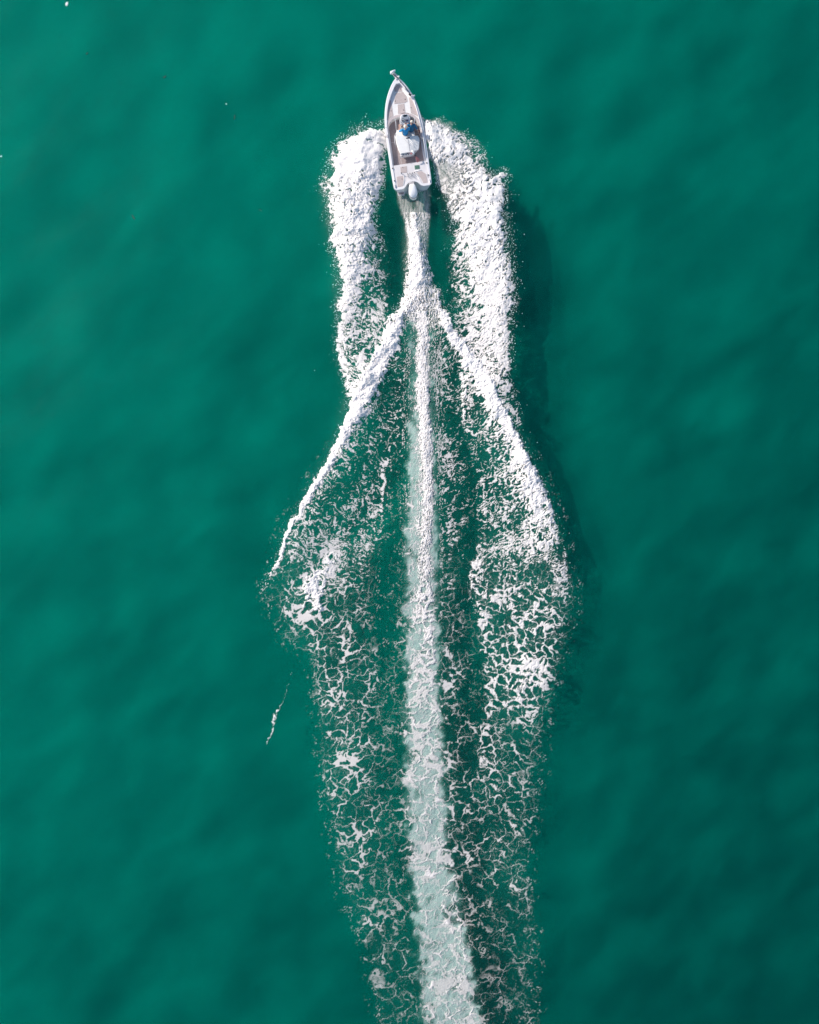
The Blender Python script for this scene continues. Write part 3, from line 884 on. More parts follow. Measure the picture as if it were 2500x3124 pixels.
# dark scraps adrift
def scrap(u, v, L, W, ang, label):
    bm = bmesh.new()
    pts = []
    for k in range(14):
        a = 2 * math.pi * k / 14
        rr = 1 + 0.25 * math.sin(3 * a + u)
        pts.append((L / 2 * math.cos(a) * rr, W / 2 * math.sin(a) * rr))
    prism(bm, pts, -0.03, 0.02)
    o = obj('seaweed_scrap', bm, WEED)
    z = float(WZ[np.searchsorted(AV, v), np.searchsorted(AU, u)])
    o.location = ((u - 1250) / SC, (1562 - v) / SC, z + 0.02)
    o.rotation_euler = (0, 0, R(ang))
    tag(o, label, 'seaweed', group='dark scraps of seaweed adrift')
scrap(408, 663, .34, .07, -58, 'longest dark seaweed scrap, slanting, adrift far left of the bow waves')
scrap(503, 236, .22, .07, 30, 'short dark seaweed scrap nearest the top edge of the photo')
scrap(716, 357, .30, .05, 84, 'upright dark seaweed scrap, the one nearest to the boat')
scrap(266, 163, .16, .06, 45, 'tiny dark seaweed scrap furthest to the upper left')
scrap(795, 640, .24, .035, -25, 'thin faint seaweed scrap closest to the left bow wave')

# ------------------------------------------------------------------ the boat
TH = R(8.7)
PITCH = 0.040
BO = Vector(((1261 - 1250) / SC, (1562 - 585) / SC, -0.10))
boat = empty('motorboat', BO)
boat.rotation_euler = (PITCH, 0, TH)
boat.rotation_mode = 'XYZ'
bpy.context.view_layer.update()
tag(boat, 'white open fishing boat with tan deck pads and one white outboard speeding up the picture', 'boat')
BM = Matrix.Translation(BO) @ Matrix.Rotation(TH, 4, 'Z') @ Matrix.Rotation(PITCH, 4, 'X')
BI = BM.inverted()

def L(u, v, z):
    """photo pixel on the level z of the boat -> boat coordinates"""
    y = (585 - v) / SC
    for _ in range(4):
        zw = z + PITCH * y + BO.z
        k = (CAM_H - zw) / CAM_H
        p = BI @ Vector(((u - 1250) / SC * k, (1562 - v) / SC * k, zw))
        y = p.y
    return p.x, p.y

def LZ(u, v, z):
    x, y = L(u, v, z)
    return Vector((x, y, z))

def z1(pts, z): return [L(1130 + x / 7.1875, 200 + y / 7.1875, z) for x, y in pts]
def z3(pts, z): return [L(1150 + x / 8.625, 460 + y / 8.625, z) for x, y in pts]
def z2b(pts, z): return [L(1180 + x / 13.27, 410 + y / 13.27, z) for x, y in pts]
def zp(pts, z): return [L(1200 + x / 19.17, 345 + y / 19.17, z) for x, y in pts]

SH_Y = [0, 1.5, 3.0, 4.2, 5.2, 6.0, 6.7]
SH_Z = [0.80, 0.80, 0.84, 0.90, 0.97, 1.02, 1.06]
def sheer(y): return float(np.interp(y, SH_Y, SH_Z))
HW_Y = [0, 0.5, 1.5, 3.0, 3.9, 4.6, 5.1, 5.5, 5.85, 6.15, 6.38, 6.52, 6.58]
HW_X = [1.135, 1.155, 1.165, 1.165, 1.13, 1.03, 0.90, 0.76, 0.59, 0.41, 0.24, 0.12, 0.0]
# starboard outline going forward
def curve_half(n=46, inset=0.0):
    t = np.linspace(0, 1, n)
    ys = 6.58 * (1 - (1 - t) ** 1.35)
    out = []
    for y in ys:
        x = float(np.interp(y, HW_Y, HW_X))
        out.append((x, float(y)))
    return out
def smooth_pts(p, k=2):
    p = np.array(p)
    for _ in range(k):
        q = p.copy(); q[1:-1] = 0.25 * p[:-2] + 0.5 * p[1:-1] + 0.25 * p[2:]; p = q
    return [tuple(a) for a in p]
stb = smooth_pts(curve_half(), 3)
# outline: notch centre -> starboard corner -> bow -> port corner -> notch
notch = [(0.0, .36), (.16, .345), (.28, .29), (.40, .17), (.50, .07), (.60, .012)]
corner = [(.72, 0.0), (1.02, 0.0), (1.135, .11)]
half = notch + corner + [p for p in stb if p[1] > .2]
half[-1] = (0.0, 6.58)
half = [(x, y * 0.985) for x, y in half]
outline = half + [(-x, y) for x, y in reversed(half[1:-1])]
NO = len(outline)

def inward(pts, d):
    """offset of a closed outline towards its inside by d(x, y)"""
    out = []
    n = len(pts)
    for i in range(n):
        a, b = Vector(pts[i - 1]), Vector(pts[(i + 1) % n])
        t = (b - a).normalized()
        nrm = Vector((-t.y, t.x))
        dd = d(*pts[i]) if callable(d) else d
        p = Vector(pts[i]) + nrm * dd
        if pts[i][0] >= 0: p.x = max(p.x, 0)
        else: p.x = min(p.x, 0)
        out.append((p.x, p.y))
    return out

def ring(bm, pts, zf):
    return [bm.verts.new((x, y, zf(x, y))) for x, y in pts]
def skin(bm, A, B):
    n = len(A)
    for i in range(n):
        bm.faces.new((A[i], A[(i + 1) % n], B[(i + 1) % n], B[i]))

bm = bmesh.new()
def shrink(f, yb):
    o = []
    for x, y in outline:
        fy = 6.58 - y
        k = f if y < 4 else f * (1 - 0.55 * ((y - 4) / 2.58) ** 1.5 * (1 - f) * 3)
        yy = y if y < 3 else 3 + (y - 3) * yb
        o.append((x * k, yy))
    return o
r0 = ring(bm, outline, lambda x, y: sheer(y) - 0.03)
r1 = ring(bm, inward(outline, 0.02), lambda x, y: sheer(y))
r00 = ring(bm, inward(outline, 0.0), lambda x, y: sheer(y) - 0.10)
r2 = ring(bm, inward(outline, 0.035), lambda x, y: sheer(y) - 0.14)
r3 = ring(bm, shrink(0.90, 0.965), lambda x, y: 0.30 + 0.09 * max(0, y - 3))
r4 = ring(bm, shrink(0.82, 0.93), lambda x, y: 0.02 + 0.11 * max(0, y - 3))
r5 = ring(bm, shrink(0.05, 0.90), lambda x, y: -0.28 + 0.13 * max(0, y - 3.6) ** 1.1)
gw = lambda x, y: 0.13 + 0.07 * float(ss(4.6, 6.1, y))
inner = inward(outline, gw)
inner = [(x, min(y, 6.12)) for x, y in inner]
i1 = ring(bm, inner, lambda x, y: sheer(y) + 0.004)
skin(bm, r1, r0); skin(bm, r0, r00); skin(bm, r00, r2); skin(bm, r2, r3); skin(bm, r3, r4); skin(bm, r4, r5)
skin(bm, i1, r1)
inner2 = list(inner)
hid = inward(outline, 0.06)
FLOORZ = 0.46
i2 = ring(bm, inner2, lambda x, y: FLOORZ)
skin(bm, i2, i1)
bm.faces.new(r5); bm.faces.new(list(reversed(i2)))
hull = obj('hull', bm, GEL, boat, smooth=False)
hull.data.shade_smooth()
em = hull.modifiers.new('split', 'EDGE_SPLIT'); em.split_angle = R(38)
# rub rail
bm = bmesh.new()
rr_ = [Vector((x, y, sheer(y) - 0.065)) for x, y in outline]
half_n = len(half)
tube(bm, [p for p in rr_[8:half_n]] + [p for p in rr_[half_n:NO - 7]], 0.022, 6)
obj('rub_rail', bm, mat('rub_rail', (0.5, 0.5, 0.52), 0.4, noise=0.05), boat, smooth=True)

# liners: bow casting deck, cockpit coaming, aft deck
def clip_inner(ymin, ymax, inset=0.0):
    pts = [(x * (1 - inset), y) for x, y in inner2 if ymin < y < ymax]
    return pts
bowz = 0.83
arch_r = z1([(1110, 1580), (1105, 1450), (1085, 1350), (1050, 1250), (1000, 1180), (940, 1135), (870, 1105), (800, 1095)], bowz)
arch_l = z1([(720, 1105), (650, 1125), (560, 1150), (490, 1190), (440, 1240), (410, 1310), (395, 1400), (395, 1580)], bowz)
ya = arch_r[0][1]
stb_in = [(x, y) for x, y in hid if x > 0.0 and ya < y < 6.3]
prt_in = [(x, y) for x, y in hid if x < 0.0 and ya < y < 6.3]
edge_r = float(np.interp(ya, [p[1] for p in stb_in][:6], [p[0] for p in stb_in][:6]))
poly = [(edge_r, ya)] + stb_in + prt_in + [(-edge_r, ya)] + list(reversed(arch_l)) + list(reversed(arch_r))
bm = bmesh.new(); prism(bm, poly, FLOORZ - .02, bowz)
deck = obj('bow_deck', bm, VINYL, boat, bevel=0.012)
# aft deck
az = 0.765
yf_l, yf_r = z3([(440, 395)], az)[0], z3([(1245, 268)], az)[0]
yfd = (yf_l[1] + yf_r[1]) / 2
aft = [(x, y) for x, y in hid if y < yfd]
s_ = [p for p in aft if p[0] >= 0]; p_ = [p for p in aft if p[0] < 0]
xe = float(np.interp(yfd, [a[1] for a in hid if a[0] > .9 and a[1] < 3][:12], [a[0] for a in hid if a[0] > .9 and a[1] < 3][:12]))
poly = s_ + [(xe, yfd), (-xe, yfd)] + p_
bm = bmesh.new(); prism(bm, poly, FLOORZ - .02, az)
aftdeck = obj('aft_deck', bm, GEL2, boat, bevel=0.012)
# side coaming strip inside the gunwales (grey shade line in the photo)
def pad(name, pts, z, m, th=0.014, label=None, parent=None, rounded=0.03):
    bm = bmesh.new(); prism(bm, pts, z - 0.002, z + th)
    o = obj(name, bm, m, parent or boat, bevel=min(0.006, th / 3))
    if label: o['label'] = label
    return o
fz = FLOORZ
cockpit = z1([(400, 1560), (403, 1420), (425, 1330), (465, 1255), (530, 1200), (640, 1165), (760, 1150), (870, 1160), (955, 1195), (1020, 1260), (1060, 1350), (1080, 1440), (1092, 1560)], fz)
cockpit = cockpit + z3([(1240, 262), (445, 388)], fz)
lo_x = lambda y: float(np.interp(y, [1.2, 5.0], [0.94, 0.86]))
cockpit = [(max(-lo_x(y), min(lo_x(y), x)), max(y, yfd + 0.004)) for x, y in cockpit]
pad('cockpit_floor_pad', cockpit, fz, PADD)
pad('deck_pad', z1([(590, 432), (640, 425), (690, 480), (702, 570), (545, 577), (530, 490)], bowz), bowz, PAD, label='small tan pad at the tip of the bow deck')
pad('deck_pad', z1([(562, 603), (722, 580), (800, 680), (818, 790), (750, 822), (530, 842), (535, 740)], bowz), bowz, PAD, label='large six-sided tan pad in the middle of the bow deck')
pad('deck_pad', z1([(603, 857), (747, 838), (762, 935), (772, 1030), (690, 1048), (612, 1062)], bowz), bowz, PAD, label='tan hatch pad just ahead of the console')
pad('deck_pad', z1([(378, 780), (458, 766), (508, 1105), (440, 1150), (398, 1210), (372, 1190), (362, 980)], bowz), bowz, PAD, label='long tan pad along the port side')
pad('deck_pad', z1([(848, 690), (910, 715), (985, 850), (1035, 970), (1060, 1080), (1065, 1130), (990, 1085), (895, 1045), (880, 940)], bowz), bowz, PAD, label='long tan pad along the starboard side')
# pale mauve cockpit coaming
def lip():
    bm = bmesh.new()
    a = arch_r + arch_l
    a = list(a)
    out = []
    for i, p in enumerate(a):
        q = Vector(a[min(i + 1, len(a) - 1)]) - Vector(a[max(i - 1, 0)])
        nrm = Vector((q.y, -q.x)).normalized()
        out.append((Vector(p) + nrm * 0.015, Vector(p) + nrm * 0.14))
    prev = None
    for o_, i_ in out:
        cur = [bm.verts.new((o_.x, o_.y, bowz + .004)), bm.verts.new((i_.x, i_.y, bowz + .004)), bm.verts.new((i_.x, i_.y, bowz + .022)), bm.verts.new((o_.x, o_.y, bowz + .022))]
        if prev:
            for k in range(4): bm.faces.new((prev[k], prev[(k + 1) % 4], cur[(k + 1) % 4], cur[k]))
        else: bm.faces.new(cur)
        prev = cur
    bm.faces.new(prev)
    return bm
obj('coaming', lip(), mat('coaming_pad', (0.52, 0.45, 0.45), 0.85, noise=0.06, nscale=12), boat, bevel=0.005)
# seams across the cockpit floor
for a, b in (([(150, 350), (345, 322)]), ([(575, 1000), (605, 1190)]), ([(1172, 960), (1195, 1100)])):
    pa, pb = z2b([a, b], fz)
    d = Vector((pb[0] - pa[0], pb[1] - pa[1]))
    bm = bmesh.new()
    box(bm, ((pa[0] + pb[0]) / 2, (pa[1] + pb[1]) / 2, fz + .016), (d.length, .018, .006), rz=math.atan2(d.y, d.x))
    obj('floor_seam', bm, GEL2, boat)
# aft pads
pad('deck_pad', z3([(620, 430), (790, 405), (800, 570), (632, 590)], az), az, PAD, label='square tan pad on the aft deck')
hatch = pad('bait_well_hatch', z3([(985, 385), (1125, 368), (1140, 480), (1000, 500)], az), az, mat('hatch_rim', (.45, .5, .48), .5, noise=.1), 0.012)
pad('hatch_screen', z3([(997, 392), (1118, 378), (1130, 472), (1010, 489)], az), az + .012, GREEN, 0.008, parent=hatch)
pad('deck_pad', z3([(525, 685), (715, 655), (708, 800), (680, 935), (548, 950)], az), az, PAD, label='tan pad on the port quarter')
pad('deck_pad', z3([(1050, 565), (1180, 535), (1295, 620), (1335, 835), (1232, 850), (1160, 720)], az), az, PAD, label='tan pad on the starboard quarter')
# raised white rims round the aft pads
for pts in ([(1000, 545), (1180, 500), (1320, 605), (1350, 700)], [(1020, 575), (1170, 840), (1215, 868)], [(715, 640), (725, 780), (700, 930)]):
    bm = bmesh.new()
    tube(bm, [(x, y, az + 0.012) for x, y in z3(pts, az)], 0.022, 6)
    obj('deck_rim', bm, GEL, boat, smooth=True)
# boarding step astern to port
bm = bmesh.new(); prism(bm, z3([(535, 1012), (715, 985), (730, 1165), (560, 1178)], 0.30), 0.24, 0.30)
step = obj('boarding_step', bm, GEL, boat, bevel=.01)
pad('step_pad', z3([(550, 1020), (703, 996), (716, 1150), (572, 1162)], 0.30), 0.30, PADD, parent=step)
# steering fin (trim tab) to starboard
bm = bmesh.new(); prism(bm, z3([(1240, 890), (1300, 885), (1300, 985), (1262, 985)], 0.15), 0.10, 0.14)
obj('trim_tab', bm, DGREY, boat, bevel=.005)
# latches, cup holders, rod holders
def small(name, pts, z, m, r, h, conv):
    for x, y in conv(pts, z):
        bm = bmesh.new()
        cyl(bm, (x, y, z - .002), (x, y, z + h), r, r * .9, 12)
        obj(name, bm, m, boat, bevel=.003, seg=1)
small('hatch_latch', [(548, 778), (768, 742), (665, 512), (898, 925), (735, 975), (462, 995)], bowz + .014, BLACK, .030, .012, z1)
small('rod_holder', [(420, 465), (468, 790), (1315, 320), (1362, 640)], az + .05, BLACK, .042, .02, z3)
small('hatch_latch', [(688, 438), (665, 745)], az + .014, DGREY, .026, .012, z3)
small('rod_holder', [(1107, 1240), (352, 1360)], 0.86, DGREY, .04, .018, z1)
# upright rod holders (short dark tubes) at the transom
bm_pts = [(640, 590), (812, 610), (868, 598), (930, 590), (988, 580), (820, 670), (920, 650)]
for x, y in z3(bm_pts, az):
    bm = bmesh.new(); cyl(bm, (x, y, az - .002), (x + .01, y - .05, az + .22), .020, n=10)
    obj('rod_holder', bm, DGREY, boat, smooth=True)
# cleats on the gunwales
def cleat(x, y, z, rz):
    bm = bmesh.new()
    box(bm, (x, y, z + .035), (.035, .20, .02), rz=rz)
    for s in (-1, 1):
        box(bm, (x - math.sin(rz) * s * .045, y + math.cos(rz) * s * .045, z + .012), (.03, .03, .034), rz=rz)
    obj('cleat', bm, STEEL, boat, bevel=.006)
for x, y, rz in ((1.06, .22, 0), (-1.06, .22, 0), (1.07, 3.2, 0), (-1.07, 3.2, 0)):
    cleat(x, y, sheer(y) + .004, rz)
# slender grab rail along the port coaming
bm = bmesh.new()
tube(bm, [(x, y, .80) for x, y in z1([(350, 790), (347, 900), (340, 1050), (338, 1190)], .8)], .012, 6)
for x, y in z1([(350, 790), (347, 985), (338, 1190)], .8): cyl(bm, (x, y, .69), (x, y, .80), .012, n=6)
obj('grab_rail', bm, STEEL, boat, smooth=True)

# outboard motor
ob = empty('outboard_motor', (0, 0, 0), parent=boat)
cx = z3([(958, 1080)], 1.15)[0][0]
y0_ = z3([(935, 880)], 1.15)[0][1]; y1_ = z3([(985, 1268)], 0.95)[0][1]
bm = bmesh.new()
secs = [(0.0, .16, .17, 1.08), (.06, .19, .21, 1.09), (.2, .225, .23, 1.10), (.42, .262, .24, 1.09), (.60, .262, .24, 1.05), (.74, .228, .22, 1.00), (.83, .155, .18, .95), (.875, .09, .11, .92)]
ln = (y0_ - y1_) / .875
prev = None
for s, rx, rz_, zc in secs:
    cur = []
    for k in range(28):
        a = 2 * math.pi * k / 28
        c, sn = math.cos(a), math.sin(a)
        e = 0.72
        cur.append(bm.verts.new((cx + rx * math.copysign(abs(c) ** e, c), y0_ - s * ln, zc - .08 + rz_ * math.copysign(abs(sn) ** e, sn))))
    if prev:
        for k in range(28): bm.faces.new((prev[k], prev[(k + 1) % 28], cur[(k + 1) % 28], cur[k]))
    else: bm.faces.new(cur)
    prev = cur
bm.faces.new(prev)
cowl = obj('cowling', bm, WPAINT, ob, smooth=True)
bm = bmesh.new()
tube(bm, [(x, y, 1.06) for x, y in zip(cx + 1.12 * np.array([-.19, -.215, -.205, -.165, -.09, 0, .09, .165, .205, .215, .19]), y0_ - ln * np.array([.42, .58, .70, .79, .862, .885, .862, .79, .70, .58, .42]))], .011, 6)
obj('cowling_trim', bm, BLACK, cowl, smooth=True)
bm = bmesh.new(); box(bm, (cx, y0_ + .13, .74), (.36, .20, .34)); box(bm, (cx, y0_ + .03, .86), (.26, .12, .14))
obj('mounting_bracket', bm, DGREY, ob, bevel=.02)
bm = bmesh.new(); box(bm, (cx - .01, y0_ + .10, .94), (.32, .05, .04)); box(bm, (cx - .01, y0_ + .18, .93), (.36, .04, .04))
obj('steering_arm', bm, GEL2, ob, bevel=.01)
bm = bmesh.new(); box(bm, (cx, y0_ - .22, .45), (.16, .34, .62)); box(bm, (cx, y0_ - .30, .12), (.26, .46, .02)); cyl(bm, (cx, y0_ - .50, -.30), (cx, y0_ - .05, -.30), .06, .05, 14); box(bm, (cx, y0_ - .25, -.08), (.06, .26, .42))
obj('lower_unit', bm, WPAINT, ob, bevel=.02)
bm = bmesh.new()
for k in range(3):
    a = 2 * math.pi * k / 3
    box(bm, (cx + .09 * math.cos(a), y0_ - .54, -.30 + .09 * math.sin(a)), (.15, .015, .09), ry=-a)
cyl(bm, (cx, y0_ - .60, -.30), (cx, y0_ - .48, -.30), .035, .05, 12)
obj('propeller', bm, DGREY, ob, bevel=.004)

# trolling motor stowed on the bow
tm = empty('trolling_motor', (0, 0, 0), parent=boat)
tz = 1.20
def ztr(pts, z): return [L(1180 + x / 17.25, 210 + y / 17.25, z) for x, y in pts]
def seg(pts, z): return [(x, y, z) for x, y in ztr(pts, z)]
bm = bmesh.new()
tube(bm, seg([(225, 215), (300, 165), (425, 90)], tz + .02), [.055, .075, .055], 14)
ball(bm, seg([(420, 95)], tz + .02)[0], (.06, .06, .055)); ball(bm, seg([(228, 215)], tz + .02)[0], (.055, .055, .05))
obj('motor_pod', bm, WPAINT, tm, smooth=True)
for e in ([(215, 120), (240, 180)], [(235, 305), (230, 250)]):
    a, b = seg(e, tz + .03)
    bm = bmesh.new(); cyl(bm, a, b, .022, .03, 8)
    obj('propeller_blade', bm, WPAINT, tm, smooth=True)
bm = bmesh.new()
prism(bm, ztr([(300, 250), (430, 190), (560, 320), (620, 420), (560, 520), (500, 570)], tz - .12), tz - .20, tz - .10)
obj('motor_mount', bm, GEL2, tm, bevel=.015)
bm = bmesh.new()
tube(bm, seg([(345, 270), (600, 490)], tz), .028, 10)
tube(bm, seg([(590, 480), (750, 700), (985, 960), (1235, 1320)], tz + .02), .022, 8)
for q in ([(985, 960)], [(745, 700)]):
    p = seg(q, tz + .02)[0]; ball(bm, p, .035)
obj('shaft', bm, BLACK, tm, smooth=True)
bm = bmesh.new()
p = seg([(1235, 1340)], tz)[0]
box(bm, (p[0], p[1], p[2] - .04), (.11, .16, .10), rz=R(40))
obj('steering_head', bm, BLACK, tm, bevel=.02)
for q in ([(640, 385)], [(985, 1000)]):
    p = seg(q, tz)[0]; bm = bmesh.new(); box(bm, (p[0], p[1], tz - .09), (.10, .06, .16), rz=R(45))
    obj('motor_bracket', bm, GEL, tm, bevel=.01)

# centre console
con = empty('centre_console', (0, 0, 0), parent=boat)
CZ = 1.25
base = zp([(400, 240), (480, 75), (620, 40), (865, 35), (930, 130), (1000, 250), (985, 480), (820, 560), (640, 590), (470, 570), (380, 470)], CZ)
bm = bmesh.new()
cxm = sum(p[0] for p in base) / len(base); cym = sum(p[1] for p in base) / len(base)
lo = [bm.verts.new((cxm + (x - cxm) * 1.08, cym + (y - cym) * 1.05, fz)) for x, y in base]
mid = [bm.verts.new((x, y, CZ - .05 - .22 * max(0, (cym - y) / .5))) for x, y in base]
hi = [bm.verts.new((cxm + (x - cxm) * .90, cym + (y - cym) * .90, CZ - .30 * max(0, (cym - y) / .5))) for x, y in base]
skin(bm, lo, mid); skin(bm, mid, hi); bm.faces.new(hi); bm.faces.new(list(reversed(lo)))
obj('console_body', bm, GEL, con, bevel=.02)
pz = lambda x, y: CZ - .30 * max(0, (cym - y) / .5)
def onc(name, pts, m, th=.012, off=.004, parent=con):
    q = zp(pts, CZ - .08)
    bm = bmesh.new()
    lo = [bm.verts.new((x, y, pz(x, y) - .01)) for x, y in q]
    hi = [bm.verts.new((x, y, pz(x, y) + off + th)) for x, y in q]
    skin(bm, lo, hi); bm.faces.new(hi); bm.faces.new(list(reversed(lo)))
    return obj(name, bm, m, parent, bevel=.003, seg=1)
dash = onc('dash_panel', [(560, 150), (840, 120), (900, 300), (900, 440), (700, 500), (490, 480), (520, 300)], DASH)
onc('display_screen', [(595, 165), (800, 140), (808, 235), (605, 260)], SCREEN, .03, parent=con)
p = zp([(560, 460)], CZ)[0]
bm = bmesh.new()
tr = bmesh.ops.create_circle(bm, segments=6, radius=.01)
bm.clear()
cpos = Vector((p[0], p[1] - .02, pz(*p) + .14))
rot = Matrix.Rotation(R(38), 4, 'X')
pts = [cpos + rot @ Vector((.125 * math.cos(a), .125 * math.sin(a), 0)) for a in [2 * math.pi * k / 24 for k in range(25)]]
tube(bm, pts, .010, 6)
for k in range(3):
    a = 2 * math.pi * k / 3 + .5
    cyl(bm, cpos, cpos + rot @ Vector((.125 * math.cos(a), .125 * math.sin(a), 0)), .009, n=6)
cyl(bm, cpos + rot @ Vector((0, 0, -.12)), cpos + rot @ Vector((0, 0, .015)), .025, .035, 10)
obj('steering_wheel', bm, DGREY, con, smooth=True)
p = zp([(830, 400)], CZ)[0]
bm = bmesh.new(); cyl(bm, (p[0], p[1], pz(*p)), (p[0], p[1], pz(*p) + .05), .055, .05, 16)
obj('compass', bm, mat('navy_dial', (.02, .015, .09), .2, noise=.1), con, bevel=.006)
p = zp([(735, 410)], CZ)[0]
bm = bmesh.new(); box(bm, (p[0], p[1], pz(*p) + .03), (.03, .05, .06)); cyl(bm, (p[0], p[1], pz(*p)), (p[0] + .02, p[1] + .02, pz(*p) + .14), .012, .02, 8)
obj('throttle_lever', bm, BLACK, con, bevel=.004)
bm = bmesh.new()
tube(bm, [(x, y, CZ + .06) for x, y in zp([(470, 45), (560, 15), (700, 0), (860, 0), (900, 40)], CZ + .06)], .014, 6)
obj('windscreen_rail', bm, DGREY, con, smooth=True)
for pts in ([(100, 330), (150, 500), (190, 840)], [(1250, 330), (1240, 560), (1300, 640)]):
    bm = bmesh.new()
    q = zp(pts, 1.1)
    tube(bm, [(q[0][0], q[0][1], 1.25), (q[1][0], q[1][1], 1.0), (q[2][0], q[2][1], fz + .02)], [.010, .028, .028], 8)
    obj('side_rail', bm, WPAINT, con, smooth=True)

# leaning post: big white cushioned box with a rod rack on its back
lp = empty('leaning_post', (0, 0, 0), parent=boat)
HZ = 1.12
top = z2b([(345, 60), (420, 30), (560, 60), (760, 80), (960, 50), (1150, -10), (1270, -20), (1335, 60), (1345, 160), (1320, 480), (1290, 570), (1130, 640), (1080, 720), (840, 740), (560, 790), (480, 620), (400, 380)], HZ)
bm = bmesh.new()
tc_ = Vector((sum(p[0] for p in top) / len(top), sum(p[1] for p in top) / len(top)))
topz = lambda x, y: HZ - .34 * max(0, x - 0.10)  # right part tilted down to darken it in place of the people's shadow
bx0 = [bm.verts.new((tc_.x + (x - tc_.x) * .80, tc_.y + (y - tc_.y) * .92, fz + .01)) for x, y in top]
bx1 = [bm.verts.new((tc_.x + (x - tc_.x) * .93, tc_.y + (y - tc_.y) * .985, HZ - .22)) for x, y in top]
bx2 = [bm.verts.new((x, y, topz(x, y) - .07)) for x, y in top]
bx3 = [bm.verts.new((tc_.x + (x - tc_.x) * .96, tc_.y + (y - tc_.y) * .97, topz(x, y))) for x, y in top]
skin(bm, bx0, bx1); skin(bm, bx1, bx2); skin(bm, bx2, bx3); bm.faces.new(list(reversed(bx0)))
tf = bm.faces.new(bx3)
bmesh.ops.bisect_plane(bm, geom=[tf] + list(tf.edges) + list(tf.verts), plane_co=(0.10, 0, 0), plane_no=(1, 0, 0))
bm.verts.ensure_lookup_table()
for v_ in bm.verts:
    if abs(v_.co.x - .10) < 1e-4 and v_.co.z > HZ - .06: v_.co.z = HZ
obj('padded_top', bm, VINYL, lp, bevel=.02)
bm = bmesh.new()
for pts, r_ in (([(870, 190), (900, 400), (950, 680)], .008), ([(700, 170), (860, 330), (960, 440)], .006)):  # ridge seam, and a grey line painted along the people's shadow edge
    tube(bm, [(x, y, topz(x, y) + .002) for x, y in z2b(pts, HZ)], r_, 6)
obj('seam_and_shadow_line', bm, mat('seam_shadow_grey', (.35, .33, .34), .8, noise=.1), lp, smooth=True)
bm = bmesh.new()
for pts in ([(900, 180), (1080, 330), (1250, 420)], [(960, 290), (1060, 400), (1200, 560)], [(1010, 70), (1180, 240), (1310, 330)]):
    tube(bm, [(x, y, topz(x, y) - .006) for x, y in z2b(pts, HZ)], [.012, .028, .01], 8)
obj('cover_fold', bm, VINYL, lp, smooth=True)
q = z2b([(865, 140)], HZ)[0]
bm = bmesh.new(); box(bm, (q[0], q[1], topz(*q) + .012), (.23, .055, .03), rz=R(7))
obj('handle', bm, BLACK, lp, bevel=.008)
back = z2b([(545, 800), (1100, 720), (1110, 790), (560, 880)], HZ - .08)
bm = bmesh.new(); prism(bm, back, fz + .25, HZ - .10)
obj('back_locker', bm, GEL2, lp, bevel=.012)
for x in (680, 790, 850, 890, 655):
    y = {680: 800, 790: 795, 850: 750, 890: 785, 655: 850}[x]
    q = z2b([(x, y)], HZ)[0]
    bm = bmesh.new(); cyl(bm, (q[0], q[1], HZ - .22), (q[0], q[1] - .03, HZ + .05), .019, n=10)
    obj('rod_holder', bm, DGREY, lp, smooth=True)
q = z2b([(985, 760)], HZ)[0]
bm = bmesh.new(); cyl(bm, (q[0], q[1], HZ - .12), (q[0] + .03, q[1] - .03, HZ + .03), .035, .03, 10)
obj('bait_cup', bm, PINK, lp, smooth=True)
seat = z2b([(390, 90), (380, -60), (420, -190), (700, -240), (1000, -230), (1130, -150), (1150, 40), (760, 110)], .88)
bm = bmesh.new(); prism(bm, seat, fz + .01, .84)
obj('seat_cushion', bm, VINYL, lp, bevel=.03)
bm = bmesh.new()
q = z2b([(1185, -20), (1290, 20), (1330, -10), (1310, -130), (1230, -170)], 1.0)
tube(bm, [(x, y, 1.05) for x, y in q], .018, 8)
obj('arm_rest', bm, DGREY, lp, smooth=True)
# handrails either side of the seat
bm = bmesh.new()
q = z2b([(385, -60), (345, 80), (350, 340), (370, 400)], .98)
tube(bm, [(q[0][0] - .02, q[0][1], fz + .3), (q[0][0] - .02, q[0][1], .98), (q[1][0] - .03, q[1][1], .99), (q[2][0] - .02, q[2][1], .97), (q[3][0] - .02, q[3][1], fz + .25)], .016, 8)
obj('hand_rail', bm, WPAINT, lp, smooth=True)

# flag on a short staff behind the seat
q = z2b([(1060, 740), (1130, 850), (1200, 930), (1245, 1010), (1300, 1080)], 1.0)
fl = empty('flag', BM @ Vector((q[0][0], q[0][1], HZ - .15)))
tag(fl, 'small faded red flag trailing from a short white staff behind the helm seat', 'flag')
fi = fl.matrix_world.inverted() if False else Matrix.Translation(fl.location).inverted()
def W_(x, y, z): return fi @ (BM @ Vector((x, y, z)))
bm = bmesh.new()
tube(bm, [W_(q[0][0] - .02, q[0][1] + .10, HZ - .12), W_(q[0][0], q[0][1] - .02, HZ + .10), W_(*q[1], HZ + .06)], [.05, .05, .03], 10)
obj('staff', bm, WPAINT, fl, smooth=True)
bm = bmesh.new()
tube(bm, [W_(*q[1], HZ + .06), W_(*q[2], HZ + .02)], [.02, .028], 8)
obj('staff_tip', bm, BLACK, fl, smooth=True)
bm = bmesh.new()
cols = []
a_, b_ = Vector(q[2]), Vector(q[4])
ax = (b_ - a_); nrm = Vector((-ax.y, ax.x)).normalized()
